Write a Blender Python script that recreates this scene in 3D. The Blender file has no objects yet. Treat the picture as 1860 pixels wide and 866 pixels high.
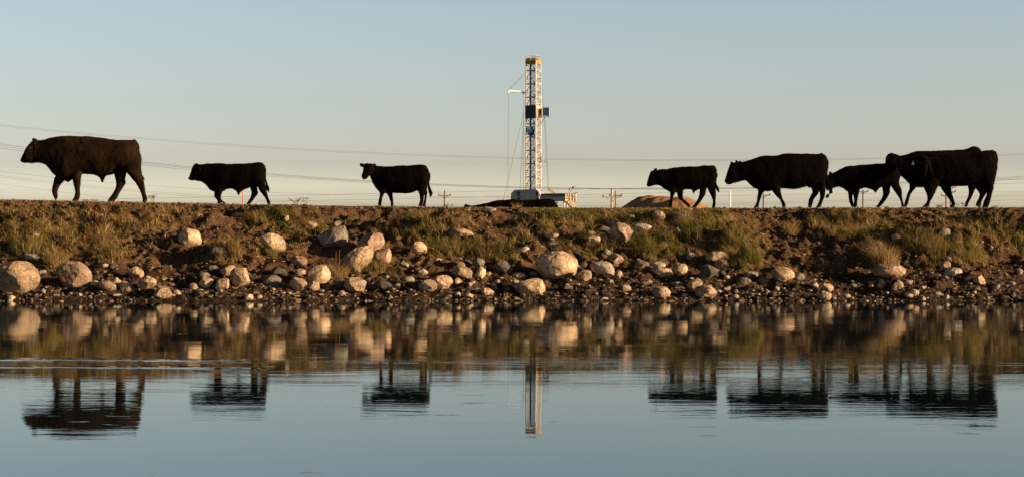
import bpy, math, random
import numpy as np
from mathutils import Vector

sc = bpy.context.scene
C = sc.collection
# ---------------------------------------------------------------- camera, sky, sun, exposure
F = 3600.0            # focal length in pixels of the 1860 wide photograph
CX, HY = 930.0, 439.0 # image centre column and horizon row
CH = 1.02             # camera height above the water
cam = bpy.data.cameras.new('camera'); cam_o = bpy.data.objects.new('camera', cam); C.objects.link(cam_o)
cam_o.location = (0, 0, CH); cam_o.rotation_euler = (math.radians(90), 0, 0)
cam.sensor_width = 36; cam.lens = F/1860*36
cam.shift_y = (HY-433)/1860
cam.clip_start = .1; cam.clip_end = 20000
sc.camera = cam_o

SUN_EL, SUN_AZ = 11.0, 16.0    # degrees; azimuth measured from +x towards the camera
sv = Vector((math.cos(math.radians(SUN_EL))*math.cos(math.radians(SUN_AZ)),
             -math.cos(math.radians(SUN_EL))*math.sin(math.radians(SUN_AZ)),
             math.sin(math.radians(SUN_EL))))
SKYG = [(.026, (1.45, 1.41, 1.50)), (.0386, (1.02, .98, 1.08)), (.07, (.90, .90, .98)), (.117, (.86, .90, .97)), (.20, (.45, .48, .53)), (.34, (.22, .23, .26))]
w = bpy.data.worlds.new('World'); sc.world = w; w.use_nodes = True
nt = w.node_tree; nt.nodes.clear()
sky = nt.nodes.new('ShaderNodeTexSky'); sky.sky_type = 'NISHITA'; sky.sun_disc = False
sky.sun_elevation = math.radians(SUN_EL)
sky.sun_rotation = math.radians(90+SUN_AZ)   # clockwise from +y
sky.altitude = 600; sky.air_density = 1.0; sky.dust_density = 2.2; sky.ozone_density = 1.0
hs = nt.nodes.new('ShaderNodeHueSaturation'); hs.inputs['Saturation'].default_value = 0.74
# evening sky: the band above the horizon is bright and dusty, the zenith deep
tcw = nt.nodes.new('ShaderNodeTexCoord'); spw = nt.nodes.new('ShaderNodeSeparateXYZ'); nt.links.new(tcw.outputs['Generated'], spw.inputs[0])
rw = nt.nodes.new('ShaderNodeValToRGB'); cr = rw.color_ramp
cr.elements[0].position = 0; cr.elements[0].color = (1.0, 1.0, 1.0, 1); cr.elements[1].position = 1; cr.elements[1].color = (.08, .08, .1, 1)
for p_, c_ in SKYG: e_ = cr.elements.new(p_); e_.color = (*c_, 1)
mulw = nt.nodes.new('ShaderNodeMix'); mulw.data_type = 'RGBA'; mulw.blend_type = 'MULTIPLY'; mulw.inputs[0].default_value = 1; mulw.clamp_result = False
bgn = nt.nodes.new('ShaderNodeBackground'); bgn.inputs['Strength'].default_value = 0.081
out = nt.nodes.new('ShaderNodeOutputWorld')
nt.links.new(sky.outputs[0], hs.inputs['Color']); nt.links.new(spw.outputs[2], rw.inputs['Fac']); nt.links.new(hs.outputs[0], mulw.inputs[6]); nt.links.new(rw.outputs[0], mulw.inputs[7]); nt.links.new(mulw.outputs[2], bgn.inputs['Color'])
nt.links.new(bgn.outputs[0], out.inputs['Surface'])
sl = bpy.data.lights.new('sun', 'SUN'); sl.energy = 5.0; sl.angle = math.radians(.5); sl.color = (1, .67, .37)
so = bpy.data.objects.new('sun', sl); C.objects.link(so)
so.rotation_euler = sv.to_track_quat('Z', 'Y').to_euler(); so.location = (60, -30, 30)
sc.view_settings.view_transform = 'Standard'; sc.view_settings.look = 'None'
sc.view_settings.exposure = 1.23; sc.view_settings.gamma = 1; sc.view_settings.use_curve_mapping = False

# ---------------------------------------------------------------- noise
_rs = np.random.RandomState(7)
_perm = _rs.permutation(512)
_perm = np.concatenate([_perm, _perm, _perm])
_g3 = _rs.normal(size=(512, 3)); _g3 /= np.linalg.norm(_g3, axis=1)[:, None]
def pnoise(p):
    p = np.asarray(p, float); i = np.floor(p).astype(int); f = p-i; i &= 255
    u = f*f*f*(f*(f*6-15)+10); r = 0
    for dx in (0, 1):
        for dy in (0, 1):
            for dz in (0, 1):
                h = _perm[_perm[_perm[i[:, 0]+dx]+i[:, 1]+dy]+i[:, 2]+dz]
                g = _g3[h]
                d = g[:, 0]*(f[:, 0]-dx)+g[:, 1]*(f[:, 1]-dy)+g[:, 2]*(f[:, 2]-dz)
                wt = (u[:, 0] if dx else 1-u[:, 0])*(u[:, 1] if dy else 1-u[:, 1])*(u[:, 2] if dz else 1-u[:, 2])
                r = r+wt*d
    return r
def fbm(p, oct=4, gain=.5, lac=2.03):
    p = np.asarray(p, float); a = 1; r = 0
    for k in range(oct):
        r = r+a*pnoise(p+17.3*k); p = p*lac; a *= gain
    return r
def n2(x, y, s, seed=0, oct=4, gain=.5):
    x = np.asarray(x, float).ravel(); y = np.asarray(y, float).ravel()
    return fbm(np.stack([x*s, y*s, np.full(len(x), seed*3.7+.5)], 1), oct, gain)
def sstep(a, b, x):
    t = np.clip((x-a)/(b-a), 0, 1); return t*t*(3-2*t)

# ---------------------------------------------------------------- mesh helpers
class MB:
    def __init__(s): s.v = []; s.f = []; s.m = []; s.n = 0
    def add(s, v, f, mi=0):
        v = [tuple(map(float, a)) for a in v]
        s.v += v; s.f += [tuple(i+s.n for i in q) for q in f]; s.m += [mi]*len(f); s.n += len(v)
    def box(s, c, d, rz=0, mi=0):
        cx, cy, cz = c; a, b, e = d[0]/2, d[1]/2, d[2]/2; co, si = math.cos(rz), math.sin(rz); v = []
        for z in (-e, e):
            for x, y in ((-a, -b), (a, -b), (a, b), (-a, b)):
                v.append((cx+x*co-y*si, cy+x*si+y*co, cz+z))
        s.add(v, [(3, 2, 1, 0), (4, 5, 6, 7), (0, 1, 5, 4), (1, 2, 6, 5), (2, 3, 7, 6), (3, 0, 4, 7)], mi)
    def tube(s, pts, rad, n=8, mi=0, cap=True):
        pts = [Vector(p) for p in pts]; k = len(pts)
        if not hasattr(rad, '__len__'): rad = [rad]*k
        v = []
        for i, p in enumerate(pts):
            d = (pts[min(i+1, k-1)]-pts[max(i-1, 0)]).normalized()
            r = Vector((0, 0, 1)) if abs(d.z) < .9 else Vector((1, 0, 0))
            a = d.cross(r).normalized(); b = d.cross(a)
            for j in range(n):
                t = 2*math.pi*j/n; v.append(p+(a*math.cos(t)+b*math.sin(t))*rad[i])
        f = [(i*n+j, i*n+(j+1) % n, (i+1)*n+(j+1) % n, (i+1)*n+j) for i in range(k-1) for j in range(n)]
        if cap: f += [tuple(range(n))[::-1], tuple((k-1)*n+j for j in range(n))]
        s.add(v, f, mi)
    def bar(s, p, q, r, mi=0): s.tube([p, q], r, 4, mi)
    def prism(s, foot, z0, z1, inset=0, mi=0):
        n = len(foot); cx = sum(p[0] for p in foot)/n; cy = sum(p[1] for p in foot)/n
        v = [(x, y, z0) for x, y in foot]+[(x+(cx-x)*inset, y+(cy-y)*inset, z1) for x, y in foot]
        s.add(v, [tuple(range(n))[::-1], tuple(range(n, 2*n))]+[(i, (i+1) % n, n+(i+1) % n, n+i) for i in range(n)], mi)
    def build(s, name, mats, parent=None, loc=(0, 0, 0), smooth=False, world=True):
        me = bpy.data.meshes.new(name); me.from_pydata(s.v, [], s.f)
        return link(name, me, mats, parent, loc, smooth, s.m)
def link(name, me, mats, parent=None, loc=(0, 0, 0), smooth=False, mi=None):
    if not isinstance(mats, (list, tuple)): mats = [mats]
    for m in mats: me.materials.append(m)
    if mi is not None and len(mats) > 1: me.polygons.foreach_set('material_index', mi)
    if smooth: me.polygons.foreach_set('use_smooth', [True]*len(me.polygons))
    me.update()
    o = bpy.data.objects.new(name, me); C.objects.link(o); o.location = loc
    if parent: o.parent = parent
    return o
def npmesh(name, v, f, mats, smooth=False, loc=(0, 0, 0), parent=None, mi=None):
    me = bpy.data.meshes.new(name); v = np.asarray(v, np.float32); f = np.asarray(f, np.int32)
    k = f.shape[1]
    me.vertices.add(len(v)); me.vertices.foreach_set('co', v.ravel())
    me.loops.add(f.size); me.loops.foreach_set('vertex_index', f.ravel())
    me.polygons.add(len(f)); me.polygons.foreach_set('loop_start', np.arange(len(f), dtype=np.int32)*k)
    me.polygons.foreach_set('loop_total', np.full(len(f), k, np.int32))
    me.update(calc_edges=True); me.validate()
    return link(name, me, mats, parent, loc, smooth, mi)
def tag(o, label=None, cat=None, group=None, kind=None):
    for k, v in (('label', label), ('category', cat), ('group', group), ('kind', kind)):
        if v: o[k] = v
    return o
def thing(name, label, cat, loc=(0, 0, 0), rz=0, group=None):
    o = bpy.data.objects.new(name, None); C.objects.link(o); o.location = loc; o.rotation_euler = (0, 0, rz)
    return tag(o, label, cat, group)

# ---------------------------------------------------------------- materials
def mat(name, col, rough=.85, col2=None, scale=4, detail=6, bump=0, bscale=20, spec=.3, metal=0, lo=.38, hi=.62, rand=0, bdist=.02, col3=None, sc3=1.2, lo3=.45, hi3=.6):
    m = bpy.data.materials.new(name); m.use_nodes = True; t = m.node_tree; N = t.nodes; L = t.links
    p = N['Principled BSDF']; p.inputs['Roughness'].default_value = rough; p.inputs['Metallic'].default_value = metal
    p.inputs['Specular IOR Level'].default_value = spec
    p.inputs['Base Color'].default_value = (*col, 1)
    tc = N.new('ShaderNodeTexCoord'); src = None
    if col2:
        no = N.new('ShaderNodeTexNoise'); no.inputs['Scale'].default_value = scale; no.inputs['Detail'].default_value = detail
        no.inputs['Roughness'].default_value = .62
        L.new(tc.outputs['Object'], no.inputs['Vector'])
        r = N.new('ShaderNodeValToRGB'); r.color_ramp.elements[0].position = lo; r.color_ramp.elements[1].position = hi
        r.color_ramp.elements[0].color = (*col, 1); r.color_ramp.elements[1].color = (*col2, 1)
        L.new(no.outputs['Fac'], r.inputs['Fac']); src = r.outputs[0]
    if col3:
        no = N.new('ShaderNodeTexNoise'); no.inputs['Scale'].default_value = sc3; no.inputs['Detail'].default_value = 7
        L.new(tc.outputs['Object'], no.inputs['Vector'])
        mr = N.new('ShaderNodeMapRange'); mr.inputs[1].default_value = lo3; mr.inputs[2].default_value = hi3
        L.new(no.outputs['Fac'], mr.inputs[0])
        mx = N.new('ShaderNodeMix'); mx.data_type = 'RGBA'; mx.inputs[7].default_value = (*col3, 1)
        L.new(mr.outputs[0], mx.inputs[0]); L.new(src, mx.inputs[6]); src = mx.outputs[2]
    if rand and src:
        oi = N.new('ShaderNodeObjectInfo'); mr = N.new('ShaderNodeMapRange'); mr.inputs[3].default_value = 1-rand; mr.inputs[4].default_value = 1+rand
        L.new(oi.outputs['Random'], mr.inputs[0])
        vm = N.new('ShaderNodeVectorMath'); vm.operation = 'SCALE'; L.new(src, vm.inputs[0]); L.new(mr.outputs[0], vm.inputs['Scale'])
        src = vm.outputs[0]
    if src: L.new(src, p.inputs['Base Color'])
    if bump:
        no = N.new('ShaderNodeTexNoise'); no.inputs['Scale'].default_value = bscale; no.inputs['Detail'].default_value = 8
        no.inputs['Roughness'].default_value = .65
        L.new(tc.outputs['Object'], no.inputs['Vector'])
        b = N.new('ShaderNodeBump'); b.inputs['Strength'].default_value = bump; b.inputs['Distance'].default_value = bdist
        L.new(no.outputs['Fac'], b.inputs['Height']); L.new(b.outputs[0], p.inputs['Normal'])
    return m
# ---------------------------------------------------------------- terrain
def crest_px(x):
    return np.interp(np.asarray(x)*80+CX, [-400, 0, 150, 300, 450, 640, 900, 1100, 1860, 2300], [357, 362, 365, 368, 371, 374, 377, 378, 377, 376])
YW, YC = 34.6, 45.0
def base_h(x, y):
    x = np.asarray(x, float); y = np.asarray(y, float)
    k = (HY-crest_px(x))/F; zc = CH+k*YC
    t = (y-YW)/(YC-YW); tt = np.clip(t, 0, 1)
    z = zc*(1-(1-tt)**1.8)
    z = np.where(t < 0, t*2.4, z)
    z = np.where(y > YC, CH+k*np.minimum(y, 47.2), z)
    return z-(sstep(47.2, 50.2, y))*(z-.68)
def px2xy(px, py):
    """pixel -> point on the smooth bank"""
    ys = np.linspace(34.3, 45, 400); xs = (px-CX)*ys/F; z = base_h(xs, ys); row = HY-F*(z-CH)/ys
    i = int(np.argmin(np.abs(row-py))); return xs[i], ys[i]
# mounds of turf: column, row, half width, half depth, height
HUMPS = [(90, 418, 1.9, 1.2, .20), (205, 412, 1.0, .8, .18), (290, 415, .8, .7, .12), (60, 462, 1.0, .5, .10), (395, 412, .5, .5, .10), (420, 470, .8, .45, .12),
         (535, 398, .95, .75, .28), (690, 420, .5, .5, .12), (820, 432, .95, .75, .30), (790, 400, 1.2, .6, .10), (1000, 420, .8, .6, .24), (1075, 400, .9, .55, .22), (960, 462, .55, .4, .14),
         (1190, 420, .7, .7, .18), (1270, 412, 1.0, .8, .24), (1325, 450, .65, .6, .26), (1345, 480, .4, .4, .16), (1545, 398, 1.0, .6, .30), (1660, 448, 1.0, .55, .26), (1745, 458, .8, .5, .24),
         (1790, 415, 1.1, .7, .22), (1590, 470, .5, .4, .12), (1850, 425, .8, .6, .18), (1185, 455, .6, .4, .12),
         (385, 398, .7, .5, -.10), (700, 400, .7, .5, -.14), (905, 420, .5, .6, -.18), (900, 470, .5, .4, -.08), (1420, 420, 1.2, .9, -.16), (1480, 480, 1.0, .6, -.08), (600, 470, .5, .4, -.12), (320, 478, .5, .4, -.12), (160, 433, .3, .3, -.14), (1690, 415, .7, .3, -.10)]
HW = [(*px2xy(a, b), c, d, e) for a, b, c, d, e in HUMPS]
def land_h(x, y):
    sh = np.shape(x); x = np.asarray(x, float).ravel(); y = np.asarray(y, float).ravel()
    y2 = y+.35*n2(x, y*0, .55, 3, 3)*(1-sstep(37, 40, y))
    z = base_h(x, y2)
    hx = x+.35*n2(x, y, 1.1, 21, 2); hy = y+.3*n2(x, y, 1.1, 22, 2)
    for a, b, rx, ry, h in HW:
        d = ((hx-a)/rx)**2+((hy-b)/ry)**2
        z = z+h*np.exp(-d*1.3)*1.45*(1-sstep(40.8, 43.2, y))
    top = 1-sstep(43.2, 44.9, y); low = sstep(34.0, 35.4, y)
    am = top*low
    z = z+am*(.15*n2(x, y, .9, 5, 3)+.15*np.abs(n2(x, y, 2.3, 6, 3)))
    z = z-(1-top)*.022+(.2+.8*top)*(.028*n2(x, y, 7, 9, 3, .6))*sstep(60, 47, y)
    z = z+.040*np.abs(n2(x, y, 15, 12, 2, .6))*(.12+.88*top)*sstep(60, 46, y)
    z = z+am*(1-sstep(38.5, 42.5, y))*(.13*np.abs(n2(x, y, 4.2, 14, 3))-.03)
    z = z+am*.13*np.clip(n2(x, y, 3.4, 81, 3)+.08, 0, 1)*sstep(35.8, 36.8, y)     # tussocks
    # the dike top is trodden flat and nothing in front of it rises above it
    kk = (HY-crest_px(x))/F; lim = CH+kk*y-.012
    z = np.where((y < YC) & (y > 38), -np.logaddexp(-z*45, -lim*45)/45, z)
    far = np.abs(x) > 16
    z = z+np.where(far & (y < 45), .1*n2(x, y, .35, 30, 3)*am, 0)
    return z.reshape(sh)
xs = np.concatenate([-16-np.geomspace(124, .1, 70), np.arange(-16, 16.001, .036), 16+np.geomspace(.1, 124, 70)])
ys = np.concatenate([np.linspace(30, 33.9, 8), np.arange(34.0, 45.1, .034), np.linspace(45.16, 51, 60), [55, 70]])
X, Y = np.meshgrid(xs, ys); Z = land_h(X, Y)
nx, ny = len(xs), len(ys)
ii = (np.arange(ny-1)[:, None]*nx+np.arange(nx-1)[None]).ravel()
faces = np.stack([ii, ii+1, ii+nx+1, ii+nx], 1)
_YF = ys; 
def gz(x, y): return float(land_h(np.array([x]), np.array([y]))[0])
def hit(px, py):
    """pixel -> first point of the land met by that ray"""
    yy = np.linspace(33.8, 45.3, 900); xx = (px-CX)*yy/F; zz = land_h(xx, yy)
    row = HY-F*(zz-CH)/yy
    k = np.nonzero(row <= py)[0]; i = int(k[0]) if len(k) else 899
    return float(xx[i]), float(yy[i]), float(zz[i])

# grass cover in the photograph: (column, row, half width, half height, density, dryness 0 green .. 1 straw)
GR = [(60, 420, 110, 40, .9, .35), (60, 455, 90, 22, .7, .5), (200, 410, 90, 35, .75, .75), (290, 395, 60, 22, .7, .9), (180, 455, 60, 25, .6, .6), (110, 395, 110, 18, .6, .8), (270, 440, 60, 20, .3, .7),
      (430, 455, 50, 22, .7, .6), (520, 393, 75, 14, .8, .3), (480, 410, 45, 18, .5, .4), (560, 410, 60, 20, .6, .5), (545, 440, 40, 25, .3, .6), (640, 400, 40, 14, .3, .8), (700, 425, 40, 20, .4, .6), (690, 480, 40, 18, .5, .3), (617, 490, 20, 15, .8, .7), (480, 455, 30, 10, .6, .25),
      (800, 425, 80, 35, .85, .4), (770, 400, 60, 18, .6, .8), (860, 450, 60, 24, .75, .45), (760, 420, 40, 30, .5, .4), (960, 430, 50, 35, .6, .6), (1000, 400, 60, 20, .7, .3), (1060, 395, 70, 20, .9, .15), (1090, 440, 60, 35, .6, .4), (1020, 450, 50, 20, .6, .5), (930, 465, 40, 16, .5, .5),
      (1150, 395, 70, 16, .7, .35), (1190, 430, 90, 35, .85, .35), (1270, 415, 70, 32, .9, .3), (1330, 450, 50, 35, .9, .35), (1350, 480, 40, 20, .7, .4), (1160, 470, 60, 18, .5, .4), (1240, 460, 60, 20, .5, .3), (1270, 385, 80, 10, .3, .7), (1180, 385, 60, 8, .5, .3),
      (1437, 412, 20, 14, .6, .8), (1540, 400, 70, 24, .95, .35), (1540, 425, 60, 14, .7, .5), (1600, 445, 40, 25, .6, .6), (1610, 470, 45, 20, .7, .7), (1680, 440, 90, 22, .9, .3), (1730, 462, 80, 24, .9, .35), (1650, 460, 60, 20, .5, .4), (1780, 410, 90, 28, .65, .6), (1830, 430, 60, 35, .6, .5), (1760, 395, 100, 12, .4, .8), (1620, 405, 40, 10, .5, .3), (1380, 405, 40, 20, .35, .7)]
def grass_at(x, y, z):
    px = CX+F*x/y; py = HY-F*(z-CH)/y
    px = px+22*n2(x, y, 1.3, 41, 3); py = py+10*n2(x, y, 1.7, 42, 3)
    d = np.zeros(len(x)); g = np.zeros(len(x)); ws = np.full(len(x), 1e-6)
    for a, b, rx, ry, de, dr in GR:
        q = np.exp(-(((px-a)/rx)**2+((py-b)/ry)**2)*1.1)*de
        d = np.maximum(d, q); g += q*dr; ws += q
    outm = (px < -20) | (px > 1880)
    nn = np.clip(.5+1.3*n2(x, y, .5, 44, 3), 0, 1)
    inside = sstep(36.0, 37.2, y)*(1-sstep(44.6, 45.2, y))
    d = np.where(outm, nn*.8, d)*np.where(outm, inside, 1)
    return d, np.where(outm, .5, g/ws)

zf = Z.ravel(); gd, gy = grass_at(X.ravel(), Y.ravel(), zf)
dens = np.clip(gd, 0, 1)
# soil: soil and sod colours; low dark tone mixes damp mud and painted shade
msoil = mat('bank_soil', (.036, .021, .012), .95, (.150, .090, .049), 1.3, 12, 1.0, 22, .15, lo=.35, hi=.68, bdist=.05)
t = msoil.node_tree; N = t.nodes; L = t.links; P = N['Principled BSDF']
at_ = N.new('ShaderNodeAttribute'); at_.attribute_name = 'sod'
at2 = N.new('ShaderNodeAttribute'); at2.attribute_name = 'wet_shade'
src = P.inputs['Base Color'].links[0].from_socket
no = N.new('ShaderNodeTexNoise'); no.inputs['Scale'].default_value = 9; no.inputs['Detail'].default_value = 9; tc = N.new('ShaderNodeTexCoord'); L.new(tc.outputs['Object'], no.inputs['Vector'])
rr = N.new('ShaderNodeValToRGB'); rr.color_ramp.elements[0].color = (.038, .034, .011, 1); rr.color_ramp.elements[1].color = (.16, .105, .044, 1)
rr.color_ramp.elements[0].position = .38; rr.color_ramp.elements[1].position = .62
L.new(no.outputs['Fac'], rr.inputs['Fac'])
mx = N.new('ShaderNodeMix'); mx.data_type = 'RGBA'; L.new(at_.outputs['Fac'], mx.inputs[0]); L.new(src, mx.inputs[6]); L.new(rr.outputs[0], mx.inputs[7])
no2 = N.new('ShaderNodeTexNoise'); no2.inputs['Scale'].default_value = 42; no2.inputs['Detail'].default_value = 4; L.new(tc.outputs['Object'], no2.inputs['Vector'])
r2 = N.new('ShaderNodeValToRGB'); r2.color_ramp.elements[0].position = .42; r2.color_ramp.elements[1].position = .66
r2.color_ramp.elements[0].color = (.62, .60, .58, 1); r2.color_ramp.elements[1].color = (1.55, 1.45, 1.35, 1)
L.new(no2.outputs['Fac'], r2.inputs['Fac'])
mm = N.new('ShaderNodeMix'); mm.data_type = 'RGBA'; mm.blend_type = 'MULTIPLY'; mm.inputs[0].default_value = 1
L.new(mx.outputs[2], mm.inputs[6]); L.new(r2.outputs[0], mm.inputs[7])
mw = N.new('ShaderNodeMix'); mw.data_type = 'RGBA'; L.new(at2.outputs['Fac'], mw.inputs[0]); L.new(mm.outputs[2], mw.inputs[6]); mw.inputs[7].default_value = (.018, .013, .009, 1)
L.new(mw.outputs[2], P.inputs['Base Color'])
bank = npmesh('bank_ground', np.stack([X.ravel(), Y.ravel(), zf], 1), faces, msoil, True)
tag(bank, kind='structure')
a = bank.data.attributes.new('sod', 'FLOAT', 'POINT'); a.data.foreach_set('value', np.clip(dens*1.5, 0, 1).astype(np.float32))
a = bank.data.attributes.new('wet_shade', 'FLOAT', 'POINT'); a.data.foreach_set('value', ((1-sstep(.02, .75, zf+.35*n2(X, Y, 2.2, 50, 3)))*.8).astype(np.float32))  # damp mud tone carried up the bank to paint shade between rocks

# plain behind the dike and round the pond
mplain = mat('plain_grass', (.10, .085, .04), .95, (.16, .12, .06), .05, 6)
m = MB(); m.add([(-4000, 68, .66), (4000, 68, .66), (4000, 9000, .66), (-4000, 9000, .66)], [(0, 1, 2, 3)])
m.add([(-4000, -4000, -.9), (4000, -4000, -.9), (4000, 68, -.9), (-4000, 68, -.9)], [(0, 1, 2, 3)])
tag(m.build('ground', mplain), kind='structure')

# water
mwat = bpy.data.materials.new('pond_water'); mwat.use_nodes = True; t = mwat.node_tree; N = t.nodes; L = t.links; P = N['Principled BSDF']
P.inputs['Base Color'].default_value = (.004, .020, .028, 1); P.inputs['Roughness'].default_value = .0; P.inputs['IOR'].default_value = 1.333
tc = N.new('ShaderNodeTexCoord')
def wn(scale, sx, sy, detail, rough=.5):
    mp = N.new('ShaderNodeMapping'); mp.inputs['Scale'].default_value = (sx, sy, 1); L.new(tc.outputs['Object'], mp.inputs['Vector'])
    no = N.new('ShaderNodeTexNoise'); no.inputs['Scale'].default_value = scale; no.inputs['Detail'].default_value = detail; no.inputs['Roughness'].default_value = rough
    L.new(mp.outputs[0], no.inputs['Vector']); return no.outputs['Fac']
def mth(op, a, b=None, c=None):
    n = N.new('ShaderNodeMath'); n.operation = op
    for k, v in enumerate((a, b, c)):
        if v is None: continue
        if isinstance(v, (int, float)): n.inputs[k].default_value = v
        else: L.new(v, n.inputs[k])
    return n.outputs[0]
fine = wn(1, 2.6, 8, 4)          # short ripples, longer along x
big = wn(1, .25, 1.1, 2)
patch = wn(1, .12, .55, 3)       # where the wind touches the water
pm = N.new('ShaderNodeMapRange'); pm.inputs[1].default_value = .48; pm.inputs[2].default_value = .68; L.new(patch, pm.inputs[0])
sep = N.new('ShaderNodeSeparateXYZ'); L.new(tc.outputs['Object'], sep.inputs[0])
# calm near the camera, slightly rougher from 11 m to 20 m, calm again under the bank
yr = N.new('ShaderNodeMapRange'); yr.inputs[1].default_value = 9.5; yr.inputs[2].default_value = 14; yr.inputs[3].default_value = .28; yr.inputs[4].default_value = 1; L.new(sep.outputs[1], yr.inputs[0])
h = mth('MULTIPLY', fine, mth('ADD', .55, mth('MULTIPLY', pm.outputs[0], 1.2)))
h = mth('MULTIPLY', h, yr.outputs[0])
h = mth('MULTIPLY', h, .00095)
h = mth('ADD', h, mth('MULTIPLY', big, .0012))
# thin streaks: crests of single ripples
st = wn(1, 1.5, 6.0, 2.5)
ss = N.new('ShaderNodeMapRange'); ss.interpolation_type = 'SMOOTHERSTEP'; ss.inputs[1].default_value = .69; ss.inputs[2].default_value = .80; L.new(st, ss.inputs[0])
h = mth('ADD', h, mth('MULTIPLY', mth('MULTIPLY', ss.outputs[0], mth('ADD', .15, pm.outputs[0])), .0034))
# two long wakes on the left
def wake(y0, wd, amp, x1):
    g = mth('SUBTRACT', sep.outputs[1], mth('ADD', y0, mth('MULTIPLY', wn(1, .5, .1, 2), .35)))
    g = mth('DIVIDE', g, wd); g = mth('POWER', 2.718, mth('MULTIPLY', mth('MULTIPLY', g, g), -1.0))
    mr = N.new('ShaderNodeMapRange'); mr.inputs[1].default_value = x1-1.0; mr.inputs[2].default_value = x1; mr.inputs[3].default_value = 1; mr.inputs[4].default_value = 0
    L.new(sep.outputs[0], mr.inputs[0])
    br = N.new('ShaderNodeMapRange'); br.inputs[1].default_value = .38; br.inputs[2].default_value = .6; br.inputs[3].default_value = .15; br.inputs[4].default_value = 1; L.new(wn(1, .9, 2.5, 3), br.inputs[0])
    return mth('MULTIPLY', mth('MULTIPLY', mth('MULTIPLY', g, mr.outputs[0]), br.outputs[0]), amp)
h = mth('ADD', h, wake(17.0, .13, .0075, -2.0))
h = mth('ADD', h, wake(16.0, .12, .006, -1.9))
bp = N.new('ShaderNodeBump'); bp.inputs['Strength'].default_value = 1; bp.inputs['Distance'].default_value = 1.0
L.new(h, bp.inputs['Height'])
P.inputs['Base Color'].default_value = (.002, .010, .014, 1); P.inputs['Specular IOR Level'].default_value = 0; P.inputs['Roughness'].default_value = 1
gl = N.new('ShaderNodeBsdfGlossy'); gl.inputs['Color'].default_value = (.90, .955, .975, 1); gl.inputs['Roughness'].default_value = .010; L.new(bp.outputs[0], gl.inputs['Normal'])
fr = N.new('ShaderNodeFresnel'); fr.inputs['IOR'].default_value = 1.333; L.new(bp.outputs[0], fr.inputs['Normal'])
mxs = N.new('ShaderNodeMixShader'); L.new(fr.outputs[0], mxs.inputs[0]); L.new(P.outputs[0], mxs.inputs[1]); L.new(gl.outputs[0], mxs.inputs[2])
L.new(mxs.outputs[0], [n_ for n_ in N if n_.type == 'OUTPUT_MATERIAL'][0].inputs[0])
m = MB(); m.add([(-400, -120, 0), (400, -120, 0), (400, 42, 0), (-400, 42, 0)], [(0, 1, 2, 3)])
tag(m.build('pond_water', mwat), kind='structure')

# sand stockpiles far behind the dike
msand = mat('stockpile_sand', (.26, .155, .075), .95, (.36, .22, .11), .9, 8, 1, 1.6, .1, bdist=.25)
def mound(name, lobes, D, z0, label):
    g = 110; u = np.linspace(-1, 1, g); U, V = np.meshgrid(u, u)
    cx = sum(l[0] for l in lobes)/len(lobes); X0 = (cx-CX)*D/F; R = 11
    x = X0+U*R; y = D+V*R; z = np.full(x.shape, -.6)
    for a, top, rw, dy in lobes:
        lx = (a-CX)*D/F; hgt = CH+(HY-top)*D/F-z0
        r = np.sqrt((x-lx)**2+(y-D-dy)**2)
        z = np.maximum(z, hgt*(1-(np.sqrt((r/rw)**2+.03)-.17)))
    z = z+.22*n2(x, y, .5, 60, 4).reshape(x.shape)+.07*n2(x, y, 2.5, 61, 3).reshape(x.shape)
    i = (np.arange(g-1)[:, None]*g+np.arange(g-1)[None]).ravel(); f = np.stack([i, i+1, i+g+1, i+g], 1)
    o = npmesh(name, np.stack([(x-X0).ravel(), (y-D).ravel(), z.ravel()], 1), f, msand, True, (X0, D, z0))
    return tag(o, label, 'dirt mound', kind='thing')
mound('dirt_mound', [(1186, 354.5, 6.4, 2.6), (1210, 354, 6.2, 1.2), (1236, 357, 5.6, -1.2)], 150, .66, 'bare tan earth mound on the skyline behind the walking calf')
# ---------------------------------------------------------------- cattle
def coat(name, c1, c2):
    m = mat(name, c1, .75, c2, 3.0, 8, .9, 45, .02, lo=.35, hi=.7, bdist=.02)
    p = m.node_tree.nodes['Principled BSDF']; p.inputs['Sheen Weight'].default_value = .018 if c1[0] < .002 else .032; p.inputs['Sheen Roughness'].default_value = .5
    p.inputs['Sheen Tint'].default_value = (.6, .35, .2, 1)
    return m
mblack = coat('coat_black', (.0007, .0005, .0005), (.0036, .0021, .0013))
mbrown = coat('coat_dark_brown', (.0050, .0031, .0017), (.024, .014, .0068))
mhoof = mat('hoof', (.010, .007, .005), .7, (.026, .017, .011), 20, spec=.1)
mskin = mat('muzzle_skin', (.018, .013, .011), .45)
meye = mat('eye', (.004, .003, .003), .08, spec=.8)
mtag = mat('ear_tag', (.72, .78, .82), .5)
mtagink = mat('ear_tag_ink', (.03, .05, .09), .6)

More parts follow.
